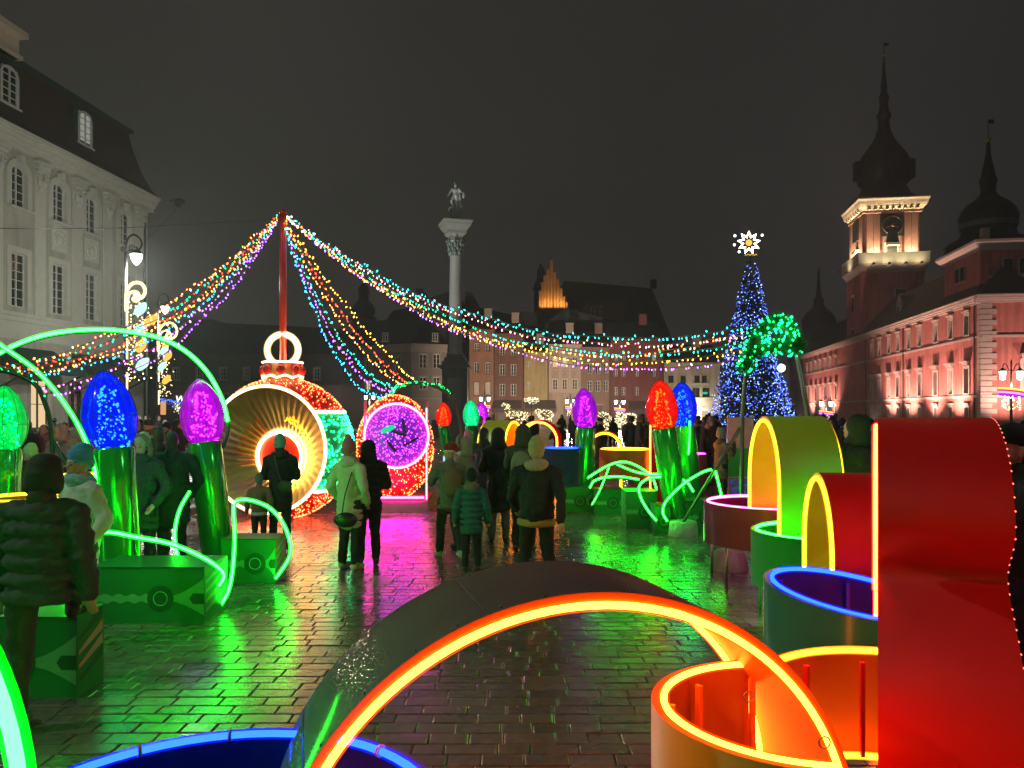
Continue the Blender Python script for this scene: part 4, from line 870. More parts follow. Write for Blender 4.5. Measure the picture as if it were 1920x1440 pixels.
# ================================================================ light installation
def plastic(name, col, rough=.42, coat=.0): return mat(name, col, rough, var=.05, scale=5, coat=coat, bump=.03, bscale=8, spec=.3)
P_red = mat('red_panel', (.70, .003, .004), .5, var=.05, spec=.08, bump=.03, bscale=8); P_redin = plastic('red_panel_inside', (.72, .005, .002))
P_orange = plastic('orange_panel', (.75, .17, .008)); P_amber = plastic('amber_panel', (.78, .32, .015))
P_yellow = plastic('olive_yellow_panel', (.40, .44, .012)); P_green = plastic('green_panel', (.012, .42, .035)); P_blue = plastic('blue_panel', (.012, .022, .55))
P_mag = plastic('magenta_panel', (.55, .03, .32)); P_brown = plastic('brown_red_metal', (.22, .05, .05), .25)
P_teal = mat('dark_green_steel', (.05, .27, .17), .20, metal=.3, var=.1, scale=3)
def steel_drops():
    m = mat('wet_brushed_steel', (.66, .40, .32), .10, metal=1, var=.12, scale=4); n = m.node_tree; p = n.nodes['Principled BSDF']
    tcn = n.nodes.new('ShaderNodeTexCoord'); v = n.nodes.new('ShaderNodeTexVoronoi'); v.inputs['Scale'].default_value = 70; n.links.new(tcn.outputs['Object'], v.inputs['Vector'])
    r = n.nodes.new('ShaderNodeMapRange'); r.inputs[1].default_value = .0; r.inputs[2].default_value = .38; r.inputs[3].default_value = 1; r.inputs[4].default_value = 0; n.links.new(v.outputs['Distance'], r.inputs[0])
    b = n.nodes.new('ShaderNodeBump'); b.inputs['Strength'].default_value = .35; b.inputs['Distance'].default_value = .004; n.links.new(r.outputs[0], b.inputs['Height'])
    n.links.new(b.outputs[0], p.inputs['Normal']); return m
P_steel = steel_drops(); P_steel.node_tree.nodes['Principled BSDF'].inputs['Metallic'].default_value = .55
M_steelleg = mat('grey_steel', (.30, .30, .30), .35, metal=1)
def band(parent, prof, off, outer, inner, center, th=.03, name='band', screws=True):
    """ribbon of sheet: prof = edge polyline, off = width vector, outer/inner = facing materials"""
    prof = [V(p) for p in prof]; off = V(off); N = len(prof); nr = []
    for i in range(N):
        t = (prof[min(N-1, i+1)]-prof[max(0, i-1)]).normalized(); q = t.cross(off).normalized()
        if q.dot(prof[i]-center) < 0: q = -q
        nr.append(q)
    # keep normals continuous along the strip
    for i in range(1, N):
        if nr[i].dot(nr[i-1]) < 0: nr[i] = -nr[i]
    mb = MB(); mb.smooth = True
    for side, mt in ((th/2, outer), (-th/2, inner)):
        mb.mat(mt); b = len(mb.v)
        for p, q in zip(prof, nr): mb.v += [tuple(p+q*side), tuple(p+off+q*side)]
        for i in range(N-1): mb.face((b+2*i, b+2*i+1, b+2*i+3, b+2*i+2))
    mb.smooth = False; mb.mat(inner); H_ = 2*N
    for e in (0, 1):
        for i in range(N-1): mb.face((2*i+e, 2*i+2+e, H_+2*i+2+e, H_+2*i+e))
    mb.face((0, 1, H_+1, H_)); mb.face((2*N-2, 2*N-1, H_+2*N-1, H_+2*N-2))
    o = mb.build(name, outer, parent)
    if outer is P_steel:                                           # rivet heads and sheet seams on the outer face
        sm = MB(); acc = .1; acc2 = 0
        for i in range(1, N):
            dl = (prof[i]-prof[i-1]).length; acc += dl; acc2 += dl
            if acc > .16:
                acc = 0
                for f in (.05, .95): sm.ball(prof[i]+off*f+nr[i]*(th/2+.001), (.006, .006, .006), 6, 4)
            if acc2 > .78 and outer is P_steel:
                acc2 = 0; tt = (prof[i]-prof[i-1]).normalized(); b_ = [prof[i]-tt*.004+nr[i]*(th/2+.0015), prof[i]+tt*.004+nr[i]*(th/2+.0015)]
                sm.poly([b_[0]+off*.01, b_[1]+off*.01, b_[1]+off*.99, b_[0]+off*.99])
        so_ = sm.build('rivets', mat('rivet_metal', (.12, .10, .09), .4, metal=.8), o); so_['kind'] = 'stuff'
    return o, nr
def clips(parent, pts, r, step=.34):
    mb = MB(); acc = 0
    for i in range(1, len(pts)):
        acc += (V(pts[i])-V(pts[i-1])).length
        if acc > step: acc = 0; d = (V(pts[i])-V(pts[i-1])).normalized(); mb.tube([V(pts[i])-d*.006, V(pts[i])+d*.006], r, 8)
    o = mb.build('tube_clips', mat('clear_clip', (.5, .42, .3), .3), parent); o['kind'] = 'stuff'
def arch(label, prof, off, outer, inner, colr, center, both=True, inset=.03, group='ribbon loops of the light installation', r=.0135, clip=False, colr2=None, name='ribbon_arch', dots=False, ncut=None):
    zmin = min(p[2] for p in prof); mid = sum((V(p) for p in prof), V())/len(prof)
    t = thing(name, label, 'ribbon arch', (mid.x, mid.y, 0), group)
    o, nr = band(t, prof, off, outer, inner, V(center))
    u = V(off).normalized()
    e1 = [V(p)-q*inset-u*.006 for p, q in zip(prof, nr)]; e1n = e1 if ncut is None else [p for i, p in enumerate(e1) if p.z > ncut or i < len(e1)*.4]; nt_ = neon(e1n, colr, t, r)
    if clip: clips(t, e1, r*1.72, .21)
    if dots:                                             # tiny red lamps along the far edge
        lm = MB(); acc = 0
        for i in range(1, len(prof)):
            acc += (V(prof[i])-V(prof[i-1])).length
            if acc > .045: acc = 0; lm.led(V(prof[i])+V(off)+nr[i]*.012, .005)
        lm.build('edge_lights', emit('edge_led', (1, .12, .08), 6), t)['kind'] = 'stuff'
    if both:
        e2 = [V(p)+V(off)-q*inset+u*.006 for p, q in zip(prof, nr)]; neon(e2, colr2 or colr, t, r)
    return t
def semi(cx, cy, cz, th, rx, rz, tilt=0, leg=0.03, n=48):
    """upright arch: semicircle on straight legs in the vertical plane whose horizontal axis has heading th"""
    ux, uy = cos(th), sin(th); P = []
    for k in range(4): P.append((cx-rx*ux, cy-rx*uy, leg+(cz-tilt*rx-leg)*k/4))
    for k in range(n+1):
        a = pi-pi*k/n; u = rx*cos(a); P.append((cx+u*ux, cy+u*uy, cz+rz*sin(a)+tilt*u))
    for k in range(1, 5): P.append((cx+rx*ux, cy+rx*uy, cz+tilt*rx+(leg-cz-tilt*rx)*k/4))
    return [V(p) for p in P]
def drum(label, c, r, ztop, h, outer, inner, colr, a0=0, a1=360, tilt=(0, 0), group='ribbon drums of the light installation', foot=0, clip=False, n=56, both=False, inset=.034, rr=.0135, footmat=None, ex=1.0):
    t = thing('ribbon_drum', label, 'ribbon drum', (c[0], c[1], 0), group)
    full = a1-a0 >= 360; P = []
    for k in range(n+1):
        a = radians(a0+(a1-a0)*k/n); x, y = r*cos(a), r*ex*sin(a); P.append(V((c[0]+x, c[1]+y, ztop+tilt[0]*x+tilt[1]*y)))
    band(t, P, (0, 0, -h), outer, inner, V((c[0], c[1], ztop)))
    E_ = []
    for p in P: d = (V((c[0], c[1], p.z))-p).normalized(); E_.append(p+d*inset+V((0, 0, -.002)))
    neon(E_[:-1] if full else E_, colr, t, rr, closed=full)
    if clip: clips(t, E_, rr*1.72, .3)
    if both: neon([p+V((0, 0, -h+.01)) for p in E_], colr, t, rr, closed=False)
    # vertical inner struts and feet
    for k in range(0, n, max(1, n//5)):
        p = P[k]; d = (V((c[0], c[1], p.z))-p).normalized(); q = p+d*.06; MB().box((q.x, q.y, p.z-h/2-.02), (.028, .02, h-.07), radians(a0+(a1-a0)*k/n)).build('strut', inner, t)
        if foot:
            f = p+d*.02; MB().tube([(f.x, f.y, 0), (f.x, f.y, p.z-h+.02)], .016, 6).build('leg', footmat or M_steelleg, t)
    return t
# near orange arch over the pavement (fitted circle)
th0 = .265; prof = semi(.285, 2.762, .298, th0, 1.113, 1.038, -.016, n=64); offv = V((-sin(th0), cos(th0), 0))*.60
fa = arch('low steel arch edged in glowing orange tube, spanning the empty paving', prof, offv, P_steel, P_orange, 'orange', (.285, 2.762, .2))
# small wire hooks on its inner side
for px, py, Y in ((1405, 1306, 3.2), (1546, 1392, 2.95)):
    c = at(px, py, Y); MB().tube([c+V((.022*cos(a), 0, .022*sin(a))) for a in [k*pi/6 for k in range(12)]], .003, 5, closed=True).build('hook', M_steelleg, fa)
q = []
for tt_ in (.25, .5): pass
drum('round orange drum with mustard outside under the right foot of the steel arch', (1.10, 2.98), .54, .86, .60, plastic('mustard_outside', (.42, .33, .02)), P_orange, 'orange', a0=93, a1=264, foot=1)
drum('blue drum with light blue tube rim under the left foot of the steel arch', (-.92, 2.27), .74, .76, .56, P_blue, P_blue, 'blue', clip=True, foot=1)
drum('red curved wall with yellow tubes along top and bottom beside the big red arch', (1.72, 3.38), .62, .775, .55, P_red, P_redin, 'yellow', a0=-12, a1=150, both=True)
drum('slanted dark green steel drum with blue rim behind the red curved wall', (2.05, 4.64), .50, .905, .50, P_teal, mat('violet_blue_panel', (.05, .02, .35), .3), 'blue', tilt=(-.12, .08), foot=1)
# big dark red arch on the right, nearly edge-on
dirp = V((.426, .905, 0)).normalized(); axp = V((dirp.y, -dirp.x, 0)); C0 = V((.4725*4.0, 4.0, 0))
pr2 = [(.78, .03), (.78, .5), (.77, .9), (.75, 1.2)]+[(.75*cos(pi*k/26), 1.25+(.25 if k > 13 else .25*k/13)+(.45 if k > 13 else .70-.25*k/13)*sin(pi*k/26)) for k in range(26)]+[(-.735, 1.49), (-.66, 1.42), (-.58, 1.36), (-.545, 1.30), (-.565, 1.24), (-.66, 1.17), (-.82, 1.08), (-.98, .97), (-1.10, .82), (-1.16, .6), (-1.18, .35), (-1.18, .05)]
pr3 = smooth_path([C0+dirp*u_+V((0, 0, z)) for u_, z in pr2], 3)
arch('tallest dark red arch with one glowing tube edge, nearest the castle', pr3, axp*.50, P_red, P_redin, 'red', C0+V((0, 0, 1.0)), both=False, dots=True, ncut=1.19)
# smaller red arch with yellow inside
Ca = V((2.275, 5.75, 0)); d2 = V((.19, .98, 0)).normalized(); a2 = V((d2.y, -d2.x, 0))
def along(Cc, dd, hw, zt, n=36, leg=.05):
    zc = zt-hw; P = [Cc+dd*hw+V((0, 0, leg+(zc-leg)*k/4)) for k in range(4)]
    P += [Cc+dd*(hw*cos(pi*k/n))+V((0, 0, zc+hw*sin(pi*k/n))) for k in range(n+1)]
    return P+[Cc-dd*hw+V((0, 0, zc+(leg-zc)*k/4)) for k in range(1, 5)]
arch('lower dark red arch with yellow tube and olive inside, before the green drum', along(Ca, d2, .56, 1.525, leg=.45), a2*.6, P_red, P_yellow, 'yellow', Ca+V((0, 0, .9)))
# yellow green arch with orange inside
Cb = V((2.56, 7.86, 0)); d3 = V((.085, .996, 0)).normalized(); a3 = V((d3.y, -d3.x, 0))
arch('tall olive green arch with orange inside and yellow tube between magenta and green drums', along(Cb, d3, .66, 1.93, leg=.50), a3*.56, P_yellow, P_amber, 'yellow', Cb+V((0, 0, 1.1)))
drum('bright green drum with mint tube rim under the olive arch', (2.98, 7.25), .70, .875, .50, P_green, P_green, 'green', foot=1, footmat=P_green, ex=.9)
drum('brown red drum with pink tube rim standing on a pink lit concrete foot', (3.0, 9.0), .735, .935, .46, P_brown, P_mag, 'pink', foot=1)
cf = MB(); cf.lathe([(.0, .24), (.17, .24), (.19, .22), (.235, .02), (.235, 0)], (2.74, 9.75, 0), 20); tag(cf.build('concrete_foot', mat('rough_concrete', (.36, .34, .33), .9, bump=.4)), 'round pale concrete foot below the brown red drum', 'concrete block')
# green arch at the left edge, beside the camera
prg = [V((-2.48+1.12*cos(a), 2.2, .84+1.12*sin(a))) for a in [pi*k/40 for k in range(41)]]
prg = [V((-1.36, 2.2, .03+.2*k)) for k in range(4)]+prg+[V((-3.6, 2.2, .84-.2*k)) for k in range(1, 5)]
arch('green arch with thick mint tube cut by the picture edge beside the puffer jacket man', prg, (-.36, .48, 0), P_green, P_green, 'green', (-2.48, 2.2, .5), r=.020, both=False)
# ribbons farther back in the square
def farch(label, px, ptop, Y, hw, yaw, outer, inner, colr, wd=.6):
    x = gx(px, Y); zt = gz(ptop, Y); dd = V((cos(yaw), sin(yaw), 0)); ax = V((-dd.y, dd.x, 0))
    return arch(label, along(V((x, Y, 0)), dd, hw, zt, 28), ax*wd, outer, inner, colr, (x, Y, zt*.5), r=.022)
farch('distant olive yellow arch with orange inside, nearest the green and purple bulbs', 916, 789, 21.5, .8, radians(70), P_yellow, P_amber, 'yellow', -.75)
farch('distant red arch with yellow tube behind the person in the cream hat', 1008, 789, 19.5, .52, radians(-8), P_red, P_redin, 'orange', .9)
farch('distant low orange arch with yellow tube right of the purple bulb', 1134, 810, 18.8, .42, radians(-8), P_orange, P_redin, 'yellow', .8)
farch('distant upright red arch partly behind the red giant bulb', 1222, 783, 17.2, .55, radians(78), P_red, P_redin, 'orange', -.55)
drum('distant blue drum beside the stem of the right purple bulb', (gx(1056, 15.5), 15.9), .36, gz(842, 15.5), .95, mat('blue_steel', (.10, .14, .3), .2, metal=.7), P_blue, 'blue', foot=1)
drum('distant orange drum with yellow tube rim behind the green wires', (gx(1172, 17), 17), .55, gz(842, 17), .62, P_orange, P_amber, 'yellow')
drum('distant low olive drum with yellow rim right of the blue giant bulb stem', (gx(1283, 17), 17.4), .32, gz(862, 17), .6, P_yellow, P_yellow, 'yellow')
drum('distant dark drum with magenta rim beyond the blue giant bulb', (gx(1302, 18.5), 18.6), .30, gz(851, 18.5), .7, P_brown, P_mag, 'magenta')
drum('small olive drum with yellow rim behind the person in the blue hat', (gx(118, 9.6), 10), .42, gz(897, 9.6), .55, P_yellow, P_yellow, 'yellow')
drum('low olive drum with yellow rim behind the man in the puffer jacket', (gx(15, 8.2), 8.5), .45, gz(938, 8.2), .5, P_yellow, P_yellow, 'yellow')

# ---- giant bulbs on green stems
BULB = {'blue': ((.0, .010, 1), 1.15, (.04, .40, 1), 14), 'purple': ((.50, .0, .72), 1.0, (1, .10, 1), 14), 'violet': ((.40, .0, .74), 1.0, (1, .08, .8), 14), 'green': ((.0, .70, .08), 1.0, (.0, 1, .35), 14), 'red': ((1, .004, .003), 1.2, (1, .30, .008), 14), 'mint': ((.0, .80, .24), 1.1, (.05, 1, .45), 12)}
M_stem = mat('green_metal_foil', (.020, .46, .06), .17, metal=.5, var=.04, scale=2)
M_rib = mat('dark_rib', (.01, .01, .02), .5)
def bulb(label, tip, base, Y, foot, colr, seed):
    """tip/base/foot = picture points read off at depth Y; the stem runs from the ground to the bulb"""
    rnd = random.Random(seed); B = at(base[0], base[1], Y); T = at(tip[0], tip[1], Y); Fp = at(foot[0], HY+HC*F/Y, Y); H = (T-B).length
    ax = (T-B).normalized(); q = V((0, 0, 1)).rotation_difference(ax).to_matrix()
    t = thing('giant_bulb', label, 'light bulb', (Fp.x, Fp.y, 0), 'giant light bulbs on green stems')
    sax = (B-Fp).normalized(); r0, r1 = .205, .215; L = (B-Fp).length; sm = V((0, 0, 1)).rotation_difference(sax).to_matrix()
    mb = MB(); N = 40
    loops = []
    for zf in (0, .25, .5, .75, .985, 1.0):
        rad = (r0+(.20-r0)*zf)*(1 if zf < 1 else .93); loops.append([Fp+sm@V((rad*cos(2*pi*k/N), rad*sin(2*pi*k/N), zf*L)) for k in range(N)])
    mb.smooth = True; mb.loft(loops); mb.smooth = False; mb.poly(loops[-1]); stem = mb.build('stem', M_stem, t)
    for a in (-.35, 2.6): MB().tube([Fp+sm@V((.212*cos(a), .212*sin(a), z)) for z in (.05, L*.5, L-.02)], .008, 5).build('seam', mat('seam_steel', (.5, .45, .42), .25, metal=1), stem)
    prof = [(.155, 0), (.19, .03), (.235, .12), (.262, .24), (.268, .33), (.255, .43), (.225, .54), (.18, .64), (.125, .72), (.06, .785), (.001, .81)]
    s_ = H/.81; prof = [(r*s_, z*s_) for r, z in prof]; col_, gl, lc, ls = BULB[colr]
    mb = MB(); mb.lathe(prof, B, 28, M=q); shell = mb.build('bulb_shell', shellmat('bulb_'+colr, col_, gl*1.5, .52), t)
    rb = MB()
    for k in range(10):
        a = 2*pi*k/10+.2; rb.tube([B+q@V((r*1.004*cos(a), r*1.004*sin(a), z)) for r, z in prof[::1]], .0035, 4)
    rb.tube([B+q@V((.27*s_*cos(a), .27*s_*sin(a), .31*s_)) for a in [k*pi/14 for k in range(28)]], .003, 4, closed=True)
    rb.build('rib', M_rib, shell)
    lm = MB(); n = 300                                # inner cone wound with lights
    for k in range(n):
        f = k/n; z = (.03+.60*f)*s_; rad = (.145-.10*f+.02*sin(f*30))*s_; a = f*2*pi*9+rnd.uniform(-.25, .25)
        lm.led(B+q@V((rad*cos(a)+rnd.uniform(-.02, .02), rad*sin(a)+rnd.uniform(-.02, .02), z+rnd.uniform(-.03, .03))), rnd.choice((.006, .008, .012, .016)))
    lo = lm.build('inner_lights', emit('bulb_led_'+colr, lc, ls), t); lo['kind'] = 'stuff'
    co = MB().lathe([(.125*s_, .02*s_), (.10*s_, .3*s_), (.03*s_, .62*s_), (.001, .64*s_)], B, 14, M=q).build('inner_cone', emit('bulb_cone_'+colr, col_, .9), t)
    return t
bulb('largest blue giant bulb, with dark ribs, nearest the street lamp', (193, 695), (214, 839), 8.2, (230, 0), 'blue', 1)
bulb('purple giant bulb between blue bulb and big red bauble', (373, 710), (384, 829), 10.0, (412, 0), 'purple', 2)
bulb('green giant bulb cut by the picture edge behind the man in the puffer jacket', (8, 722), (9, 841), 9.9, (0, 0), 'green', 3)
bulb('violet giant bulb above the green boxes in front of the townhouses', (1094, 728), (1098, 801), 16.3, (1092, 0), 'violet', 4)
bulb('red giant bulb with golden lights inside, overlapping a blue one', (1236, 712), (1244, 803), 13.0, (1273, 0), 'red', 5)
bulb('blue giant bulb close behind the red one', (1278, 716), (1281, 798), 14.5, (1300, 0), 'blue', 6)
bulb('tiny looking red giant bulb far beside the small red bauble', (831, 754), (832, 799), 26.5, (845, 0), 'red', 7)
bulb('mint green giant bulb far beyond the people near the column', (882, 750), (884, 798), 25, (884, 0), 'mint', 8)
bulb('purple giant bulb far behind the mint green one', (902, 754), (903, 796), 27, (903, 0), 'purple', 9)

# ---- printed green boxes that hide the sockets
M_box = plastic('green_printed_box', (.012, .20, .045), .35); M_prt = plastic('pale_green_print', (.10, .42, .17), .35); M_prd = plastic('dark_green_print', (.008, .11, .03), .35); M_prp = plastic('beige_print', (.42, .33, .26), .4)
def gbox(label, x0, x1, y0, y1, h, end='R', front=True, rot=0, beige=False):
    c = V(((x0+x1)/2, (y0+y1)/2, 0)); t = thing('printed_box', label, 'box', c, 'green printed boxes')
    R3 = Matrix.Rotation(rot, 3, 'Z'); W_, D_ = x1-x0, y1-y0; q = lambda x, y, z: c+R3@V((x, y, z))
    mb = MB().box(q(0, 0, h/2), (W_, D_, h), rot); mb.build('box_shell', M_box, t)
    y = -D_/2-.003; zc = h*.44; cx_ = .12*W_
    m_ = MB(); n = 22; xs = [-W_/2+.01+(W_*.5)*k/n for k in range(n+1)]           # twisted cable print
    m_.loft([[q(x, y, zc-.035-.012*sin(k*1.2)), q(x, y, zc+.035+.012*sin(k*1.2+.9))] for k, x in enumerate(xs)], closed=False)
    m_.loft([[q(cx_+.11+x*(W_/2-cx_-.115), y, zc-.03-.13*x**1.5), q(cx_+.11+x*(W_/2-cx_-.115), y, zc+.03+.16*x**1.5)] for x in [k/8 for k in range(9)]], closed=False)
    m_.build('cable_print', M_prt, t)
    MB().poly([q(cx_+.125*cos(a), y-.001, zc+.125*sin(a)) for a in [k*pi/12 for k in range(24)]]).build('disc_print', M_prd, t); MB().poly([q(W_/2-.005, y-.002, zc+.05), q(cx_+.28*W_, y-.002, zc+.05), q(cx_+.25*W_, y-.002, zc), q(cx_+.28*W_, y-.002, zc-.05), q(W_/2-.005, y-.002, zc-.05)]).build('plug_print', M_prd, t)
    m_ = MB().tube([q(cx_+.065*cos(a), y-.002, zc+.065*sin(a)) for a in [k*pi/12 for k in range(24)]], .005, 4, closed=True); m_.build('ring_print', M_prt, t)
    x = W_/2+.003 if end == 'R' else -W_/2-.003                                    # contact blades on the end face
    m_ = MB(); m2 = MB()
    for k in range(4):
        z0 = h*(.18+.17*k); mm = m2 if (beige and k in (1, 2)) else m_
        mm.poly([q(x, -D_/2+.02, z0+.00), q(x, D_/2-.02, z0+.10), q(x, D_/2-.02, z0+.17), q(x, -D_/2+.02, z0+.03)])
    m_.build('blade_print', M_prd if beige else M_prt, t)
    if beige: m2.build('beige_print', M_prp, t)
    m_ = MB(); m_.box(q(0, -D_/2-.002, h-.006), (W_+.004, .006, .012), rot); m_.build('edge_trim', M_prd, t)
    return t
gbox('long green printed box under the largest blue giant bulb', -3.98, -2.89, 7.27, 7.85, .53)
gbox('green printed box beneath the purple giant bulb', gx(415, 8.95), gx(517, 8.95), 8.95, 9.35, .52)
gbox('green printed box with beige stripes on its end, under the puffer jacket man', -4.1, -3.02, 5.37, 5.72, .57, beige=True)
gbox('dark green printed box under the violet giant bulb', gx(1050, 15.2), gx(1111, 15.2), 15.2, 15.7, .5, end='L')
gbox('bright green printed box between the violet bulb and the green wires', gx(1112, 15.0), gx(1171, 15.0), 15.02, 15.5, .47, rot=.05)
gbox('dark green printed box left of the red giant bulb stem', gx(1174, 13.2), gx(1232, 13.2), 13.2, 13.8, .62, end='L')
gbox('green printed box behind the concrete foot of the garland pole', gx(1258, 12.9), gx(1352, 12.9), 12.9, 13.4, .5, end='L', rot=.25)
gbox('narrow bright green box between the two wires under the red giant bulb', gx(1228, 12.6), gx(1256, 12.6), 12.6, 13.05, .45, end='L')

# ---- neon green wires
def wire(label, pts, r=.0118, k=6, stem=None):
    P = smooth_path([at(*p) for p in pts], k); mid = sum(P, V())/len(P)
    t = thing('neon_wire', label, 'neon wire', (mid.x, mid.y, min(p.z for p in P)), 'green neon wires around the giant bulbs')
    neon(P, 'green', t, r, rs=2.15); d = (V((0, .03, -.022)))
    MB().tube([p+d for p in P], .013, 6).build('back_channel', mat('green_channel', (.01, .12, .03), .5), t)
    return t
wire('large mint neon hoop crossing in front of the largest blue bulb', [(-330, 1170, 7.2), (-320, 900, 7.2), (-270, 720, 7.2), (-180, 625, 7.2), (-100, 605, 7.2), (-40, 622, 7.2), (20, 660, 7.2), (70, 697, 7.2), (112, 744, 7.2), (148, 800, 7.2), (171, 855, 7.1), (180, 900, 7.0), (174, 942, 6.9), (160, 985, 6.8), (148, 1040, 6.7), (146, 1090, 6.6)], k=8)
wire('short neon piece rising from the box with beige stripes', [(118, 1040, 5.75), (124, 1082, 5.7), (137, 1138, 5.62)])
wire('sagging neon wire across the stem of the largest blue bulb', [(158, 1002, 6.9), (205, 998, 6.9), (255, 1007, 6.9), (318, 1019, 6.9), (372, 1041, 6.9), (408, 1063, 6.9), (420, 1080, 6.85), (411, 1098, 6.85)])
wire('D-shaped neon loop before the big red bauble', [(408, 1143, 7.7), (428, 1108, 7.75), (437, 1060, 7.9), (440, 1000, 8.1), (438, 955, 8.3), (444, 939, 8.4), (470, 938, 8.5), (505, 952, 8.6), (530, 980, 8.65), (544, 1018, 8.7), (541, 1048, 8.75), (517, 1084, 8.85)])
wire('thin upright neon bow left of the purple bulb stem', [(356, 921, 9.0), (337, 955, 8.9), (328, 995, 8.7), (330, 1028, 8.6), (337, 1054, 8.4)])
wire('long arched mint wire between violet and red bulbs', [(1102, 896, 14.6), (1140, 873, 14.5), (1172, 866, 14.4), (1204, 879, 14.3), (1224, 898, 14.2), (1231, 918, 14.1)])
wire('crossing neon wire running to the red bulb stem', [(1157, 871, 14.6), (1190, 884, 14.2), (1215, 889, 13.6), (1237, 889, 12.9)])
wire('flat neon wire above the bright green box', [(1106, 915, 14.4), (1114, 902, 14.4), (1135, 895, 14.4), (1165, 894, 14.4), (1198, 899, 14.4)])
wire('long neon hook reaching down before the dark green box', [(1238, 894, 12.7), (1214, 898, 12.6), (1199, 911, 12.6), (1201, 932, 12.5), (1215, 957, 12.4), (1231, 976, 12.3)])
wire('large neon bow beside the garland pole strut', [(1251, 977, 12.2), (1243, 962, 12.2), (1246, 945, 12.2), (1260, 927, 12.2), (1286, 904, 12.2), (1316, 886, 12.2), (1334, 880, 12.2)])
wire('short neon piece right of the red bulb stem', [(1274, 897, 12.9), (1289, 905, 12.9), (1300, 922, 12.9)])
wire('straight neon piece dropping towards the brown red drum', [(1341, 883, 12.0), (1347, 905, 12.0), (1353, 931, 12.0)])
wire('vertical neon line along the edge of the far blue bulb stem', [(1293, 790, 14.2), (1293, 815, 14.2), (1291, 852, 14.2)])
wire('dim thin wire crossing before the violet bulb box', [(1142, 876, 14.0), (1132, 902, 13.9), (1122, 925, 13.8), (1110, 946, 13.7)], r=.008)

# ---- garland poles
M_pole = mat('dark_green_pole', (.02, .10, .035), .4, metal=.4); M_steelp = mat('grey_green_pole', (.20, .22, .17), .4, metal=.7)
M_tin = mat('green_tinsel', (.012, .26, .07), .6, var=.3); E_tin = emit('green_garland_led', (.005, 1, .16), 14, True)
def pole_arch(label, pts, r, m, tinsel=None, led=E_tin, nled=60, rad=.16, seed=0, extra=(), neonpts=None):
    rnd = random.Random(seed); P = smooth_path([at(*p) for p in pts], 8); t = thing('garland_pole', label, 'pole', (P[0].x, P[0].y, 0))
    MB().tube(P, r, 10).build('pole', m, t)
    for e in extra: MB().tube([at(*p) for p in e], r*.8, 8).build('strut', m, t)
    if tinsel:
        T = smooth_path([at(*p) for p in tinsel], 10); mb = MB(); lm = MB()
        for i in range(len(T)*(70 if rad > .1 else 26)):
            p = T[rnd.randrange(len(T))]; d = V((rnd.gauss(0, 1), rnd.gauss(0, 1), rnd.gauss(0, 1))).normalized(); l = rad*rnd.uniform(.5, 1.15); s_ = d.orthogonal().normalized()*.008
            mb.poly([p+s_, p-s_, p+d*l])
        mb.build('tinsel', M_tin, t)['kind'] = 'stuff'
        for i in range(nled):
            p = T[rnd.randrange(len(T))]; d = V((rnd.gauss(0, 1), rnd.gauss(0, 1), rnd.gauss(0, 1))).normalized(); lm.led(p+d*rad*rnd.uniform(.5, 1.0), rnd.uniform(.010, .022)*(rad/.16)**.5)
        lm.build('garland_lights', led, t)['kind'] = 'stuff'
    if neonpts: neon(smooth_path([at(*p) for p in neonpts], 8), 'green', t, .02)
    return t
pole_arch('tall grey green garland pole before the christmas tree with fluffy green garland top', [(1391, 985, 11.8), (1391, 880, 11.8), (1392, 790, 11.8), (1398, 710, 11.8), (1413, 655, 11.7), (1436, 620, 11.5), (1462, 612, 11.3), (1484, 635, 11.1), (1497, 680, 11.0), (1508, 740, 10.9), (1516, 800, 10.9), (1518, 980, 10.9)], .032, M_steelp,
          tinsel=[(1398, 690, 11.7), (1400, 672, 11.7), (1416, 640, 11.7), (1432, 618, 11.5), (1455, 602, 11.35), (1472, 610, 11.3), (1486, 630, 11.15), (1494, 650, 11.0), (1470, 648, 11.2), (1440, 652, 11.5), (1412, 662, 11.7)], nled=190, rad=.18, seed=3, extra=[[(1388, 802, 11.8), (1279, 982, 12.3)]])
cf = MB(); c = at(1281, 989, 12.4); cf.lathe([(.0, .235), (.20, .235), (.215, .22), (.235, .02), (.235, 0)], (c.x, c.y, 0), 20); tag(cf.build('concrete_foot', MC['rough_concrete']), 'round concrete foot of the slanted garland pole strut', 'concrete block')
pole_arch('grey garland pole between small bauble and column, thin garland of lights hanging on it', [(735, 950, 19.2), (735, 800, 19.2), (738, 742, 19.2), (760, 722, 19.4), (800, 720, 19.6), (838, 738, 19.8), (858, 775, 20), (866, 830, 20), (868, 915, 20)], .04, M_steelp, tinsel=[(730, 742, 19.2), (742, 728, 19.2), (770, 718, 19.4), (800, 719, 19.6), (830, 728, 19.8), (845, 745, 19.9)], nled=90, rad=.07, seed=5)
pole_arch('high green garland hoop with neon tube above the blue and purple bulbs', [(-120, 1080, 9.5), (-118, 860, 9.5), (-80, 725, 9.5), (-20, 675, 9.5), (40, 645, 9.6), (100, 628, 9.7), (170, 621, 9.8), (235, 624, 9.9), (300, 637, 10), (350, 663, 10), (390, 703, 10.1), (418, 752, 10.2), (428, 800, 10.2), (420, 835, 10.2), (406, 862, 10.2), (402, 1050, 10.2)], .026, M_pole, neonpts=[(-20, 672, 9.45), (40, 642, 9.55), (100, 625, 9.65), (170, 618, 9.75), (235, 621, 9.85), (300, 634, 9.95), (350, 660, 9.95), (390, 700, 10.05), (416, 748, 10.15), (427, 790, 10.15)])
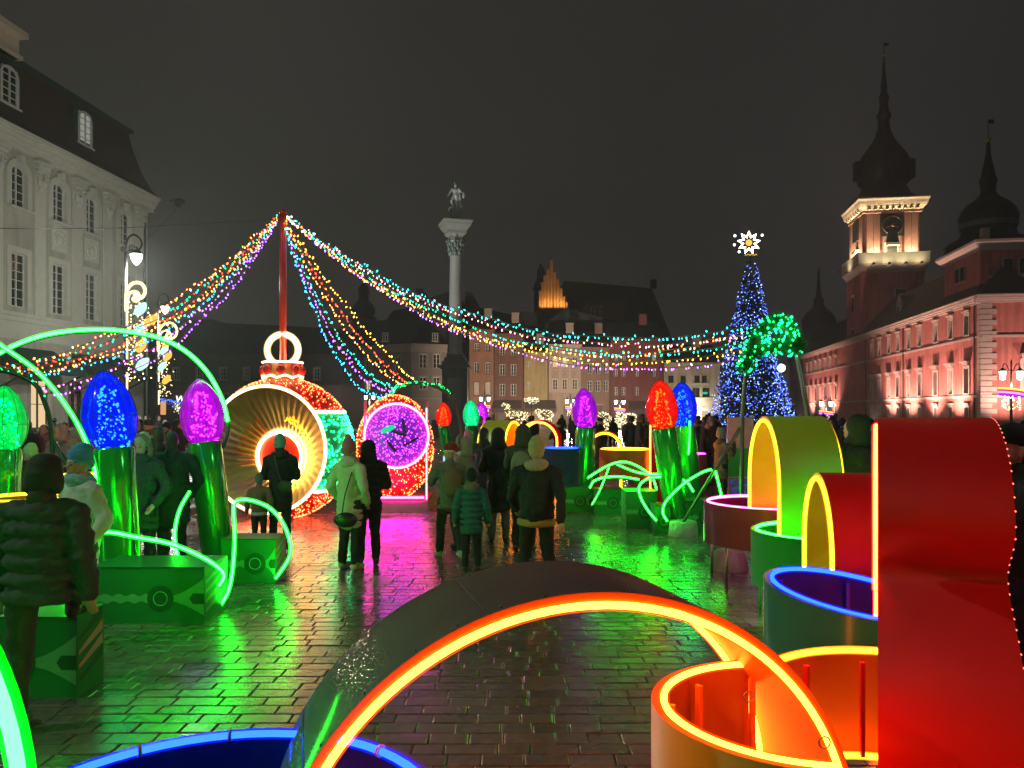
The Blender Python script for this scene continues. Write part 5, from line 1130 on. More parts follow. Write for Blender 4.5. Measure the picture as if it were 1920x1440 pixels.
pole_arch('dark green garland pole with slanted strut behind the neon hoop', [(98, 1015, 11.6), (98, 900, 11.6), (98, 830, 11.6), (94, 790, 11.6), (84, 755, 11.6), (70, 725, 11.6), (40, 705, 11.6), (0, 695, 11.6), (-50, 700, 11.6), (-75, 760, 11.6), (-80, 1015, 11.6)], .035, M_pole, extra=[[(98, 822, 11.6), (150, 915, 11.8), (205, 1010, 12)]], tinsel=[(84, 748, 11.6), (62, 715, 11.6), (30, 700, 11.6), (0, 694, 11.6), (-40, 697, 11.6)], nled=26, rad=.06, seed=8)

# ---- string lights from the mast
LEDC = {'cyan': (.02, .60, .62), 'green': (.0, .65, .26), 'orange': (1, .20, .02), 'red': (1, .03, .02), 'pink': (1, .24, .42), 'yellow': (1, .50, .04), 'purple': (.36, .08, 1), 'blue': (.02, .28, 1), 'warm': (1, .5, .18)}
M_cord = mat('pale_cord', (.22, .16, .12), .6)
def string(label, A, B, sag, cols, seed, sp=.070, r=.0122, twin=False, group='strings of coloured lights from the mast'):
    rnd = random.Random(seed); N = 48; P = []
    for i in range(N+1):
        t = i/N; p = A.lerp(B, t); p.z -= sag*4*t*(1-t)+.025*sin(t*pi)*sin(t*23+seed); p.y += .03*sin(t*pi)*sin(t*17+seed*2); P.append(p)
    mid = P[N//2]; o = MB().tube(P, .006, 4).build('string_lights', M_cord); tag(o, label, 'string lights', group)
    acc = 0; k = 0; mbs = {}
    for i in range(1, N+1):
        seg = (P[i]-P[i-1]).length; acc += seg
        while acc > sp:
            acc -= sp*rnd.uniform(.6, 1.4); p = P[i]-(P[i]-P[i-1]).normalized()*acc; c = cols[k % len(cols)]; k += 1
            d = V((rnd.gauss(0, .5), rnd.gauss(0, .5), -1 if rnd.random() < .75 else .9)).normalized()
            mbs.setdefault(c, MB()).led(p+d*.035, r*rnd.choice((.7, .9, 1, 1, 1.3)), d, 1.6)
    for c, mb in mbs.items(): b = mb.build('light_bulbs', emit('string_led_'+c, LEDC[c], 12, True), o); b['kind'] = 'stuff'
    return o
MT = at(529, 400, 14.5)
def mt(dx, dz=0): return MT+V((dx, -.05, dz))
Rgt = [('uppermost string with cyan bulbs towards the tree', 612, .95, ['cyan']), ('string with pink bulbs just under the cyan one', 626, .97, ['pink', 'pink', 'warm']), ('string with green bulbs towards the fluffy garland', 643, 1.02, ['green', 'green', 'cyan']), ('string with orange bulbs towards the fluffy garland', 628, 1.16, ['orange', 'warm']), ('string with yellow bulbs towards the fluffy garland', 655, 1.10, ['yellow']), ('lowest string with purple bulbs towards the tree', 672, 1.08, ['purple', 'purple', 'pink'])]
for k, (lb, py, sg, cc_) in enumerate(Rgt): string(lb, mt(.06+.01*k, -.01-.012*k), at(1402-2*k, py, 11.75), sg, cc_, k)
Mid = [('outer string with yellow bulbs falling towards the small bauble', 776, 712, .22, ['yellow']), ('string with red bulbs falling towards the small bauble', 762, 716, .36, ['red', 'orange', 'red']), ('string with orange bulbs falling towards the small bauble', 752, 719, .48, ['orange', 'warm']), ('string with green bulbs falling towards the small bauble', 745, 727, .72, ['green', 'cyan']), ('string with purple bulbs falling towards the small bauble', 738, 730, .86, ['purple']), ('innermost string with blue bulbs falling towards the small bauble', 730, 740, 1.0, ['blue', 'cyan'])]
for k, (lb, px, py, sg, cc_) in enumerate(Mid): string(lb, mt(.05-.005*k, -.1-.02*k), at(px, py, 19.2), sg, cc_, 20+k, sp=.09, r=.015)
Lft = [('uppermost string with orange bulbs towards the street lamp', -10, 690, .52, ['orange', 'warm']), ('string with green and red bulbs towards the street lamp', 5, 690, .60, ['green', 'red', 'green']), ('string with red bulbs towards the street lamp', 20, 692, .66, ['red', 'orange']), ('string with amber bulbs crossing the lamp decoration', 40, 698, .66, ['warm', 'yellow', 'orange']), ('string with blue bulbs crossing the lamp decoration', 40, 700, .74, ['blue', 'cyan']), ('string with violet bulbs above the largest blue bulb', 75, 726, .68, ['purple', 'purple', 'pink']), ('lowest string with purple bulbs above the largest blue bulb', 82, 738, .80, ['purple'])]
for k, (lb, px, py, sg, cc_) in enumerate(Lft): string(lb, mt(-.05, -.02-.02*k), at(px, py, 11.6), sg, cc_, 40+k)

# ---- big red bauble with golden tunnel and mast
BC = at(530, 840, 14.5); BR = 1.31
M_shell = mat('red_tinsel_skin', (.60, .008, .008), .55, var=.3, scale=30, bump=.6, bscale=60); M_gshell = mat('green_tinsel_skin', (.01, .42, .16), .55, var=.3, scale=30, bump=.6, bscale=60)
E_redled = emit('bauble_red_led', (1, .05, .014), 34); E_redled2 = emit('bauble_warm_led', (1, .17, .035), 14); E_grnled = emit('bauble_green_led', (.01, 1, .28), 18)
bau = thing('giant_bauble', 'big red lit bauble with round golden tunnel, green band and red mast', 'bauble', (BC.x, BC.y, 0))
An = radians(10.5); nB = V((-sin(An), -cos(An), 0)); offB = .64; rC = sqrt(BR*BR-offB*offB)
def on_face(p): return (p-BC).dot(nB) > offB-.005
mb = MB(); n1, n2 = 64, 48; mb.smooth = True
z0b, z1b = -.75, .68
for i in range(n2):
    for k in range(n1):
        fi = [-pi/2+pi*(i+e)/n2 for e in (0, 1)]; al = [2*pi*(k+e)/n1 for e in (0, 1)]
        q = [BC+BR*V((cos(fi[a])*cos(al[b]), cos(fi[a])*sin(al[b]), sin(fi[a]))) for a, b in ((0, 0), (0, 1), (1, 1), (1, 0))]
        m_ = sum(q, V())/4
        if on_face(m_): continue
        mb.mat(M_gshell if z0b < m_.z-BC.z < z1b and (m_-BC).x > -.2 else M_shell); mb.poly(q)
mb.build('bauble_skin', M_shell, bau)
rnd = random.Random(5); lr, lw, lg = MB(), MB(), MB(); cnt = 0
while cnt < 3300:
    d = V((rnd.gauss(0, 1), rnd.gauss(0, 1), rnd.gauss(0, 1))).normalized()
    if d.y > .45: continue
    p = BC+d*(BR+.015); cnt += 1
    if on_face(p-d*.03): continue
    z = p.z-BC.z
    if z0b < z < z1b and d.x*BR > -.2: lg.led(p, rnd.uniform(.009, .017))
    else: (lw if rnd.random() < .35 else lr).led(p, rnd.uniform(.007, .013))
for mbx, e in ((lr, E_redled), (lw, E_redled2), (lg, E_grnled)): mbx.build('bauble_lights', e, bau)['kind'] = 'stuff'
uB = V((cos(An), -sin(An), 0)); vB = V((0, 0, 1)); cR = BC+nB*(offB+.01)
neon([cR+uB*rC*cos(a)+vB*rC*sin(a) for a in [k*pi/36 for k in range(72)]], 'white', bau, .022, closed=True, name='tunnel_ring')
for zb in (z0b, z1b):                                   # white lines bounding the green band
    rb = sqrt(BR**2-zb**2)+.02; P = [BC+V((rb*cos(a), rb*sin(a), zb)) for a in [radians(x) for x in range(-80, 32, 3)]]; P = [p for p in P if not on_face(p)]; neon(P, 'white', bau, .02, name='band_line')
# golden pleated tunnel with red disc at its end
M_goldf = mat('gold_foil', (.84, .60, .25), .30, metal=1, var=.08, scale=3, bump=.04, bscale=4)
c2 = BC+nB*(.26)+uB*.09-vB*.14; rI = .45; mb = MB(); N = 88; loops = []
for f in (0, .33, .66, 1):
    cc_ = cR.lerp(c2, f); r_ = rC*.985+(rI-rC*.985)*f
    loops.append([cc_+(uB*cos(2*pi*k/N)+vB*sin(2*pi*k/N))*r_+nB*(0 if f in (0, 1) else .007*(-1)**k) for k in range(N)])
mb.loft(loops[::1]); mb.build('gold_tunnel', M_goldf, bau)
mb = MB()
for k in range(26):                                      # fan of red, yellow and gold blades on one side
    a = radians(118+3.2*k); a2 = a+.04; m_ = [mat('fan_red', (.55, .06, .012), .3), mat('fan_yellow', (.6, .5, .03), .3), M_goldf][k % 3]; mb.mat(m_)
    f1, f2 = .52+.06*(k % 2), .93
    p = lambda aa, f: cR.lerp(c2, f)+(uB*cos(aa)+vB*sin(aa))*((rC*.985+(rI-rC*.985)*f)*.97)+nB*.02
    mb.poly([p(a, f2), p(a2, f2), p(a2, f1+.08), p(a, f1)])
mb.build('fan_blade', None, bau)['kind'] = 'stuff'
zig = []
for k in range(27):
    a = radians(72-5.6*k); f = .60 if k % 2 else .68; zig.append(cR.lerp(c2, f)+(uB*cos(a)+vB*sin(a))*((rC*.985+(rI-rC*.985)*f)*.96)+nB*.03)
neon(zig, 'yellow', bau, .008, name='zigzag_tube')
MB().poly([c2-nB*.01+uB*rI*cos(a)+vB*rI*sin(a) for a in [k*pi/24 for k in range(48)]]).build('red_disc', mat('lit_red_disc', (.75, .035, .012), .35), bau)
neon([c2+nB*.05+uB*rI*.97*cos(a)+vB*rI*.97*sin(a) for a in [k*pi/30 for k in range(60)]], 'white', bau, .026, closed=True, name='disc_ring')
# cap, hanging ring and mast
M_cap = mat('gold_cap', (.5, .32, .16), .3, metal=.8, var=.1); capz = BC.z+BR-.06; zt_ = gz(682, 14.5)
MB().lathe([(.345, capz), (.345, zt_), (.36, zt_+.01), (.0, zt_+.012)], (BC.x, BC.y, 0), 30).build('cap', M_cap, bau)
for k in range(8):
    a = k*pi/4+.2; MB().ball((BC.x+.34*cos(a), BC.y+.34*sin(a), (capz+zt_)/2+.03), (.085, .085, .11), 10, 6).build('cap_dot', mat('cap_red', (.5, .02, .02), .3), bau)
neon([(BC.x+.36*cos(a), BC.y+.36*sin(a), zt_+.02) for a in [k*pi/20 for k in range(40)]], 'white', bau, .014, closed=True, name='cap_ring')
neon([(BC.x+.37*cos(a), BC.y+.37*sin(a), capz+.07+.05*abs(sin(a*4))-.02) for a in [k*pi/48 for k in range(96)]], 'white', bau, .012, closed=True, name='cap_scallop')
rc_ = V((BC.x, BC.y, gz(656, 14.5))); neon([rc_+V((.29*cos(a), 0, .29*sin(a))) for a in [k*pi/24 for k in range(48)]], 'white', bau, .042, closed=True, name='hanging_ring')
MB().tube([(BC.x, BC.y+.02, zt_), (BC.x, BC.y+.02, gz(398, 14.5))], .062, 14).build('mast', mat('red_lacquer', (.62, .03, .02), .3, coat=.5), bau)
MB().ball((BC.x, BC.y+.02, gz(397, 14.5)), (.075, .075, .06)).build('mast_cap', MC['red_lacquer'], bau)

# ---- smaller bauble in a pink framed box
SC = at(741, 838, 15.8); RX, RY, RZ = .775, .62, 1.05
sb = thing('small_bauble', 'smaller red lit bauble with round purple face set in a pink edged box', 'bauble', (SC.x, SC.y, 0))
mb = MB(); mb.ball(SC, (RX, RY, RZ), 40, 30); mb.build('bauble_skin', M_shell, sb)
lr, lw, lp = MB(), MB(), MB(); fc = at(753, 815, 15.8); fr_ = .625; yF = SC.y-RY-.07
E_pled = emit('bauble_purple_led', (.50, .03, 1), 26)
for k in range(1600):
    d = V((rnd.gauss(0, 1), rnd.gauss(0, 1), rnd.gauss(0, 1))).normalized()
    if d.y > .35: continue
    p = SC+V((d.x*RX, d.y*RY, d.z*RZ))*1.012
    if (p.x-fc.x)**2+(p.z-fc.z)**2 < (fr_*.97)**2: continue
    (lw if rnd.random() < .5 else lr).led(p, rnd.uniform(.009, .016))
for mbx, e in ((lr, E_redled), (lw, E_redled2)): mbx.build('bauble_lights', e, sb)['kind'] = 'stuff'
MB().lathe([(fr_, -.16), (fr_, .0), (.0, .012)], (fc.x, yF, fc.z), 40, M=Matrix.Rotation(pi/2, 3, 'X')).build('purple_face', mat('purple_tinsel', (.13, .012, .24), .5, var=.35, scale=9, bump=.5), sb)
for k in range(430):
    r_, a = fr_*sqrt(rnd.random())*.96, rnd.uniform(0, 2*pi); lp.led((fc.x+r_*cos(a), yF-.03, fc.z+r_*sin(a)), rnd.uniform(.006, .0115))
lp.build('face_lights', E_pled, sb)['kind'] = 'stuff'
neon([(fc.x+fr_*cos(a), yF-.03, fc.z+fr_*sin(a)) for a in [k*pi/30 for k in range(60)]], 'pink', sb, .02, closed=True, name='face_ring')
leaf = MB(); leaf.poly([(fc.x-.16+.14*cos(a)+.02*sin(a), yF-.05, fc.z+.13+.07*sin(a)+.04*cos(a)) for a in [k*pi/8 for k in range(16)]]); leaf.build('face_leaf', emit('leaf_glow', (.02, .65, .28), 1.2), sb)
for (x, z, l, a) in ((.15, .2, .3, 1.4), (.28, -.12, .34, -.5), (-.1, -.2, .28, .9), (.05, .05, .3, .3)): MB().box((fc.x+x, yF-.04, fc.z+z), (l, .02, .05), M=Matrix.Rotation(a, 3, 'Y')).build('face_twig', mat('dark_twig', (.03, .015, .04), .7), sb)
px0, px1 = gx(690, 15.6), gx(807, 15.6)
MB().box(((px0+px1)/2, 15.9, .11), (px1-px0, 1.5, .22)).build('plinth', mat('grey_plinth', (.16, .13, .11), .7), sb)
MB().box(((px0+px1)/2, 15.9, .24), (px1-px0-.06, 1.4, .04)).build('plinth_top', mat('plinth_red', (.45, .03, .04), .4), sb)
for x in (px0+.02, px1-.03):
    MB().box((x, 15.2, 1.2), (.05, .05, 2.0)).build('frame_post', mat('pink_frame', (.5, .06, .16), .4), sb)
P = [(px1-.03, 15.17, .26), (px1-.03, 15.17, 1.1), (px1-.03, 15.17, 2.05)]; neon(smooth_path(P, 6), 'pink', sb, .012, name='frame_tube')
MB().box(((px0+px1)/2, 15.2, .29), (px1-px0, .05, .05)).build('frame_rail', mat('pink_frame', (.5, .06, .16), .4), sb)

neon([(px0+.05, 15.13, .30), (px1-.08, 15.13, .30)], 'magenta', sb, .02, name='base_tube'); neon([(px0+.05, 15.15, .55), (px0+.05, 15.15, 1.9)], 'magenta', sb, .008, name='frame_tube')

# ---- info board at the far right of the wires
ib = thing('info_board', 'upright two part board, pale above and green below, between strut and olive arch', 'board', at(1388, 925, 18.6)); Y = 18.6
MB().box(at(1388, 812, Y), (.60, .06, .73)).build('upper_panel', mat('pale_board', (.55, .5, .42), .5), ib); MB().box(at(1388, 867, Y), (.60, .06, .68)).build('lower_panel', plastic('green_board', (.03, .55, .10)), ib)
for px in (1365, 1411): MB().box((gx(px, Y), Y, .95), (.04, .05, 1.9)).build('leg', mat('board_frame', (.5, .42, .42), .5), ib)
for py in (783.5, 839, 895): MB().box(at(1388, py, Y-.01), (.62, .07, .035)).build('rail', MC['board_frame'], ib)
# ================================================================ christmas tree
TX, TY = gx(1407, 76.0), 76.0
tr = thing('christmas_tree', 'tall christmas tree with blue white lights and glowing star on top', 'tree', (TX, TY, 0)); rnd = random.Random(4)
M_bark = mat('bark', (.05, .03, .02), .9); M_need = mat('spruce_needles', (.018, .045, .026), .8, var=.35, scale=2)
ztop = gz(484, TY); prof = [(ztop, .15), (gz(500, TY), .65), (gz(520, TY), .9), (gz(560, TY), 1.25), (gz(600, TY), 1.75), (gz(650, TY), 2.1), (gz(700, TY), 2.8), (gz(750, TY), 3.5), (gz(778, TY), 4.0), (.6, 4.1)]
def tr_r(z):
    for (za, ra), (zb, rb) in zip(prof, prof[1:]):
        if z >= zb: return ra+(rb-ra)*(za-z)/(za-zb)
    return prof[-1][1]
MB().tube([(TX, TY, 0), (TX, TY, ztop)], [.4, .06], 8).build('trunk', M_bark, tr)
mb = MB()
for i in range(520):                                     # drooping boughs carrying needle sprays
    z = .6+(ztop-.6)*(1-sqrt(rnd.random()))*1.0; R = tr_r(z)*rnd.uniform(.72, 1.1); a = rnd.uniform(0, 2*pi); o_ = V((cos(a), sin(a), 0))
    for k in range(26):
        f = rnd.uniform(.25, 1.0); p = V((TX, TY, z))+o_*R*f+V((0, 0, -.35*f*f*R*.35)); d = (o_*.5+V((rnd.gauss(0, .6), rnd.gauss(0, .6), rnd.gauss(-.1, .5)))).normalized(); l = rnd.uniform(.18, .42); s_ = d.cross(V((rnd.gauss(0, 1), rnd.gauss(0, 1), rnd.gauss(0, 1)))).normalized()*l*.22
        mb.poly([p+s_, p-s_, p+d*l])
mb.build('crown', M_need, tr)['kind'] = 'stuff'
l1, l2 = MB(), MB()
for i in range(1650):
    z = .7+(ztop-.7)*(1-sqrt(rnd.random())); a = rnd.uniform(pi*.95, 2.05*pi) if rnd.random() < .92 else rnd.uniform(0, pi); R = tr_r(z)*rnd.uniform(.82, 1.1)
    (l1 if rnd.random() < .62 else l2).led((TX+R*cos(a), TY+R*sin(a), z-.1), rnd.uniform(.032, .066))
l1.build('tree_lights', emit('tree_led_blue', (.045, .12, 1), 5, False), tr)['kind'] = 'stuff'; l2.build('tree_lights', emit('tree_led_white', (.28, .46, 1), 4.5, False), tr)['kind'] = 'stuff'
s_c = V((TX-.15, TY, gz(455, TY))); MB().tube([(TX, TY, ztop-.3), (TX, TY, s_c.z-.4)], .1, 6).build('star_stem', M_darkframe, tr)
P = []
for k in range(18): r_ = 1.05 if k % 2 == 0 else .58; a = pi/2+k*pi/9; P.append(s_c+V((r_*cos(a), 0, r_*sin(a))))
st = MB().tube(P, .115, 8, closed=True).build('star_outline', emit('star_white', (1, .86, .55), 9, False), tr)
MB().ball(s_c, (.33, .12, .33), 12, 8).build('star_core', emit('star_gold', (1, .58, .10), 1.3, False), tr)
for (px, py) in ((1378, 442), (1377, 459), (1429, 441), (1386, 472)): MB().ball(at(px, py, TY), .13, 8, 6).build('star_spark', emit('spark_white', (.75, .95, .9), 4, False), tr)
for k in range(6): MB().ball(V((TX-.5+.2*k, TY-.2, s_c.z-1.25+.05*(k % 2))), .07, 6, 4).build('star_base_light', emit('star_gold', (1, .58, .10), 1.3, False), tr)

# ================================================================ street lamps
M_iron = mat('black_iron', (.018, .018, .018), .5, metal=.5); E_lamp = emit('lantern_glow', (.93, 1, .90), 14, False); E_scr = emit('scroll_tube', (1, .66, .28), 3.2); E_bw = emit('deco_bulb_white', (.55, .95, .85), 1.3, False); E_by = emit('deco_bulb_yellow', (1, .60, .10), 1.15, False); E_fl = emit('deco_led', (1, .72, .36), 6, False)
def scroll(c, s_, dx=1):
    P = [V((0, 0, -1.0)), V((.0, 0, -.1)), V((.12, 0, .55)), V((.55, 0, .95)), V((1.05, 0, .9)), V((1.3, 0, .45)), V((1.15, 0, .0)), V((.8, 0, -.12)), V((.6, 0, .1)), V((.72, 0, .32))]
    return [c+p*s_ for p in smooth_path(P, 6)]
def post_lamp(label, px, ptop, Y, en, seed, deco):
    rnd = random.Random(seed); x = gx(px, Y); zt = gz(ptop, Y); t = thing('street_lamp', label, 'street lamp', (x, Y, 0)); k = Y/F
    MB().tube([(x, Y, 0), (x, Y, 1.0), (x, Y, 1.1), (x, Y, zt-.6)], [.13, .12, .075, .05], 10).build('post', M_iron, t)
    cr = V((x+.27, Y, zt-.28)); P = [V((x, Y, zt-1.0)), V((x, Y, zt-.5)), V((x+.06, Y, zt-.15)), V((x+.27, Y, zt)), V((x+.48, Y, zt-.14)), V((x+.54, Y, zt-.36)), V((x+.42, Y, zt-.52)), V((x+.36, Y, zt-.42))]
    MB().tube(smooth_path(P, 6), .032, 7).build('crook', M_iron, t)
    sp_ = MB()
    for c_, r_ in ((V((x+.2, Y, zt-.45)), .12), (V((x+.12, Y, zt-.62)), .1), (V((x-.1, Y, zt-.5)), .1)): sp_.tube([c_+V((r_*(1-i/14)*cos(i*.8), 0, r_*(1-i/14)*sin(i*.8))) for i in range(12)], .018, 5)
    sp_.build('scrollwork', M_iron, t)
    lc = V((x+.36, Y, zt-.62)); MB().lathe([(.03, .12), (.13, .08), (.17, .0), (.19, -.04)], lc, 14).build('lamp_cap', M_iron, t)
    gl = MB().lathe([(.175, -.05), (.19, -.1), (.15, -.25), (.07, -.38), (.01, -.42)], lc, 14).build('lantern', E_lamp, t)
    lamp('lantern_light', 'POINT', lc+V((0, 0, -.55)), en, (.93, 1, .88), .12, parent=t)
    if deco:
        (d0, d1, bl) = deco; dt = thing('lamp_decoration', label.split(',')[0].replace('street lamp', 'lamp post').replace('iron', 'lit')+' decoration of warm scroll and bulbs', 'decoration', (x, Y, gz(d1, Y)), 'winter decorations on lamp posts')
        s_ = 27*k; c = V((x+.06, Y-.1, gz(d0+20, Y))); MB().tube(scroll(c, s_), .055, 7).build('scroll', E_scr, dt)
        MB().tube(scroll(c+V((.05, 0, -.12)), s_*.62), .045, 7).build('scroll', E_scr, dt)
        z = gz(d0+35, Y)
        while z > gz(d1, Y):
            MB().box((x+.1, Y-.12, z-.35), (.045, .04, .7)).build('light_bar', E_scr, dt); z -= 1.15
        mb = MB()
        for i in range(90):
            z = rnd.uniform(gz(d1, Y), gz(d0+30, Y)); mb.led((x+.12+abs(rnd.gauss(0, .3)), Y-.15+rnd.uniform(-.15, .1), z), rnd.uniform(.016, .032))
        mb.build('deco_lights', E_fl, dt)['kind'] = 'stuff'
        for (bx, by, cc, ang) in bl:
            b = at(bx, by, Y-.2); R3 = Matrix.Rotation(radians(ang), 3, 'Y'); bo = MB().lathe([(.08, -.24), (.13, -.16), (.165, 0), (.14, .14), (.07, .25), (.005, .31)], b, 12, M=R3).build('deco_bulb', E_bw if cc == 'w' else E_by, dt)
            q0 = b+R3@V((0, 0, -.24)); q1 = b+R3@V((0, 0, -.42)); MB().tube([q0, q1], .07, 8).build('bulb_socket', mat('pale_green_socket', (.2, .4, .22), .4), bo)
    return t
post_lamp('tall iron street lamp, nearest the palace corner', 236, 440, 26.4, 2300, 1, (537, 715, [(263, 580, 'w', 40), (283, 600, 'y', 55), (262, 618, 'w', 50), (264, 648, 'y', 30), (267, 683, 'w', 45)]))
post_lamp('farther iron street lamp, half hidden by the light strings', 296, 550, 39, 900, 2, (612, 745, [(312, 645, 'y', 40), (308, 657, 'w', 40), (314, 669, 'y', 45), (304, 687, 'w', 40), (312, 712, 'y', 40)]))
post_lamp('iron street lamp standing outside the picture near the camera', -3200, -1950, 3.4, 720, 3, None)  # unseen lamp, added to give the near paving its soft light
post_lamp('iron street lamp standing outside the picture beyond the red arch', 4700, -1800, 3.3, 380, 4, None)  # also added out of view, lifting the dark foreground from the right
def twin_lamp(label, px, pl, Y, en, garland=True, sc_=1.0, seed=0):
    x = gx(px, Y); z = gz(pl, Y); t = thing('twin_lamp', label, 'street lamp', (x, Y, 0), 'twin lanterns with neon ribbons'); rnd = random.Random(seed); s_ = sc_
    MB().tube([(x, Y, 0), (x, Y, z+.5*s_)], [.11, .05], 8).build('post', M_iron, t)
    MB().ball((x, Y, z+.75*s_), (.06, .06, .3)).build('finial', M_iron, t)
    for sg in (-1, 1):
        P = [V((x, Y, z+.25*s_)), V((x+sg*.15*s_, Y, z+.3*s_)), V((x+sg*.3*s_, Y, z+.65*s_)), V((x+sg*.5*s_, Y, z+.75*s_)), V((x+sg*.58*s_, Y, z+.45*s_))]
        MB().tube(smooth_path(P, 5), .035*s_, 6).build('arm', M_iron, t)
        lc = V((x+sg*.58*s_, Y, z)); MB().lathe([(.04*s_, .52*s_), (.1*s_, .42*s_), (.3*s_, .28*s_), (.3*s_, .24*s_)], lc, 6, smooth=False).build('lamp_cap', M_iron, t)
        MB().lathe([(.25*s_, .24*s_), (.17*s_, -.3*s_), (.02, -.34*s_)], lc, 6, smooth=False).build('lantern', E_lamp, t)
        bars = MB()
        for k in range(6): a = k*pi/3; bars.tube([lc+V((.255*s_*cos(a), .255*s_*sin(a), .24*s_)), lc+V((.175*s_*cos(a), .175*s_*sin(a), -.3*s_))], .016*s_, 4)
        bars.build('lantern_bars', M_iron, t)
    if en: lamp('lantern_light', 'POINT', (x, Y-.1, z-.6*s_), en, (1, .93, .8), .3, parent=t)
    if garland:
        g_ = thing('ribbon_garland', 'neon ribbon and hanging lights on '+label, 'decoration', (x, Y, z-2*s_), 'neon ribbons on lanterns')
        for i, (c_, dz) in enumerate((('orange', .16), ('red', .05), ('magenta', -.08), ('purple_', -.22))):
            P = [(x+.78*s_*cos(a), Y+.5*s_*sin(a), z-1.15*s_+dz*s_-.10*s_*cos(a)) for a in [k*pi/12 for k in range(24)]]
            cl = {'orange': emit('rib_orange', (1, .35, .05), 4), 'red': emit('rib_red', (1, .02, .06), 1.4), 'magenta': emit('rib_pink', (1, .2, .7), 3), 'purple_': emit('rib_purple', (.45, .02, .9), 1.3)}[c_]
            MB().tube(P, .07*s_, 6, closed=True).build('neon_ribbon', cl, g_)
        mb = MB()
        for k in range(70): a = rnd.uniform(0, 2*pi); mb.led((x+.55*s_*cos(a), Y+.4*s_*sin(a), z-(1.4+rnd.random()*.95)*s_), rnd.uniform(.03, .055)*s_)
        mb.build('hanging_lights', E_fl, g_)['kind'] = 'stuff'
    return t
twin_lamp('nearer twin lantern in front of the castle corner', 1896, 703, 52, 700, True, 1.0, 3)
twin_lamp('farther twin lantern beside the castle wing', 1549, 757, 100, 900, True, 1.05, 4)
for k, (px, py, Y, lb) in enumerate(((693, 745, 84, 'twin lantern above the small red bauble'), (909, 748, 84, 'twin lantern before the orange house'), (1162, 754, 84, 'twin lantern before the dark red house'), (1070, 752, 88, 'twin lantern half hidden by the violet bulb'))):
    twin_lamp(lb, px, py, Y, 1100, k > 0, .72 if k else .7, 10+k)
# wall lamp on the cream house and other small lights
wl = thing('wall_lamp', 'bright wall lamp on the cream house', 'lamp', at(1311, 765, YH-.6)); MB().ball(at(1311, 765, YH-.6), .42, 10, 8).build('globe', emit('wall_lamp_glow', (1, .97, .85), 12, False), wl); MB().tube([at(1311, 765, YH-.3), at(1311, 760, YH)], .08, 5).build('bracket', M_iron, wl)
lamp('wall_light', 'POINT', at(1311, 765, YH-1.4), 900, (1, .95, .8), .4, parent=wl)
bl_ = thing('flood_mast_lamp', 'bright round lamp glowing right of the christmas tree', 'lamp', at(1465, 690, 150)); MB().ball(at(1465, 690, 150), .75, 10, 8).build('globe', emit('mast_glow', (1, .86, .7), 14, False), bl_); MB().tube([at(1465, 692, 150.5), at(1465, 790, 150.5)], .12, 6).build('post', M_iron, bl_)
dw = thing('shop_sign', 'green oval neon sign in the window of the cream house', 'sign', at(1322, 737, YH-.3)); MB().ball(at(1322, 737, YH-.3), (.44, .08, .16), 12, 6).build('sign_face', emit('sign_green', (.02, .75, .42), 1.0, False), dw)
sw = thing('shop_window', 'small lit shop window under the wall lamp', 'window', at(1322, 795, YH-.1)); MB().box(at(1322, 777, YH-.12), (1.3, .15, 1.6)).build('frame', M_white, sw); MB().box(at(1322, 777, YH-.2), (1.05, .06, 1.3)).build('pane', emit('warm_shop', (1, .72, .42), .8, False), sw)

# ================================================================ castle, tower, column, church floodlights (with their housings)
def flood(label, loc, target, en, col, spot=90, blend=.8, size=.2, face=True):
    t = thing('floodlight', label, 'floodlight', loc, 'ground floodlights'); d = (V(target)-V(loc)).normalized(); R3 = d.to_track_quat('Z', 'Y').to_matrix()
    MB().box(V(loc)-d*.12, (.4, .3, .2), M=R3).build('housing', M_iron, t)
    lamp('flood_beam', 'SPOT', V(loc)+d*.05, en, col, size, target, spot, blend, parent=t); return t
for k, px in enumerate((1800, 1755, 1712, 1676)):
    Yk = onf(px); b = K+dc*((Yk-90)/dc.y)-rr_*3.2
    flood('castle floodlight on the ground below the %s window from the quoined corner' % ('second', 'third', 'fourth', 'sixth')[k], (b.x, b.y, .3), (b.x+rr_.x*3.6, b.y+rr_.y*3.6, 10.0), 11500, (1, .62, .52), 112)
for k, Y_ in enumerate((158, 168, 178)):
    b = K+dc*((Y_-90)/dc.y)-rr_*3.2; flood('castle floodlight beneath the far wing, %s from the tower' % ('first', 'second', 'third')[k], (b.x, b.y, .3), (b.x+rr_.x*3.6, b.y+rr_.y*3.6, 10), 9500, (1, .64, .55), 112)
b = K+rr_*2.5-dc*4.5; flood('castle floodlight before the quoined corner', (b.x, b.y, .3), (b.x+dc.x*4.5, b.y+dc.y*4.5, 8.5), 7200, (1, .66, .58), 115)
b = K+rr_*9-dc*4.5; flood('castle floodlight before the short front', (b.x, b.y, .3), (b.x+dc.x*4.5, b.y+dc.y*4.5, 8.5), 7200, (1, .66, .58), 115)
for k, u_ in enumerate((2.3, W/2, W-2.3)):
    p = tq(u_, -.1, 28.8); flood('tower gallery floodlight behind the %s of the front parapet' % ('near left end', 'middle', 'right end')[k], p, tq(u_, IN+.45, 36.5), 9500, (1, .72, .46), 120, 1)
for k, v_ in enumerate((2.5, W-2.5)):
    p = tq(-.1, v_, 28.8); flood('tower gallery floodlight behind the %s end of the side parapet' % ('near', 'far')[k], p, tq(IN+.45, v_, 36.5), 9500, (1, .72, .46), 120, 1)
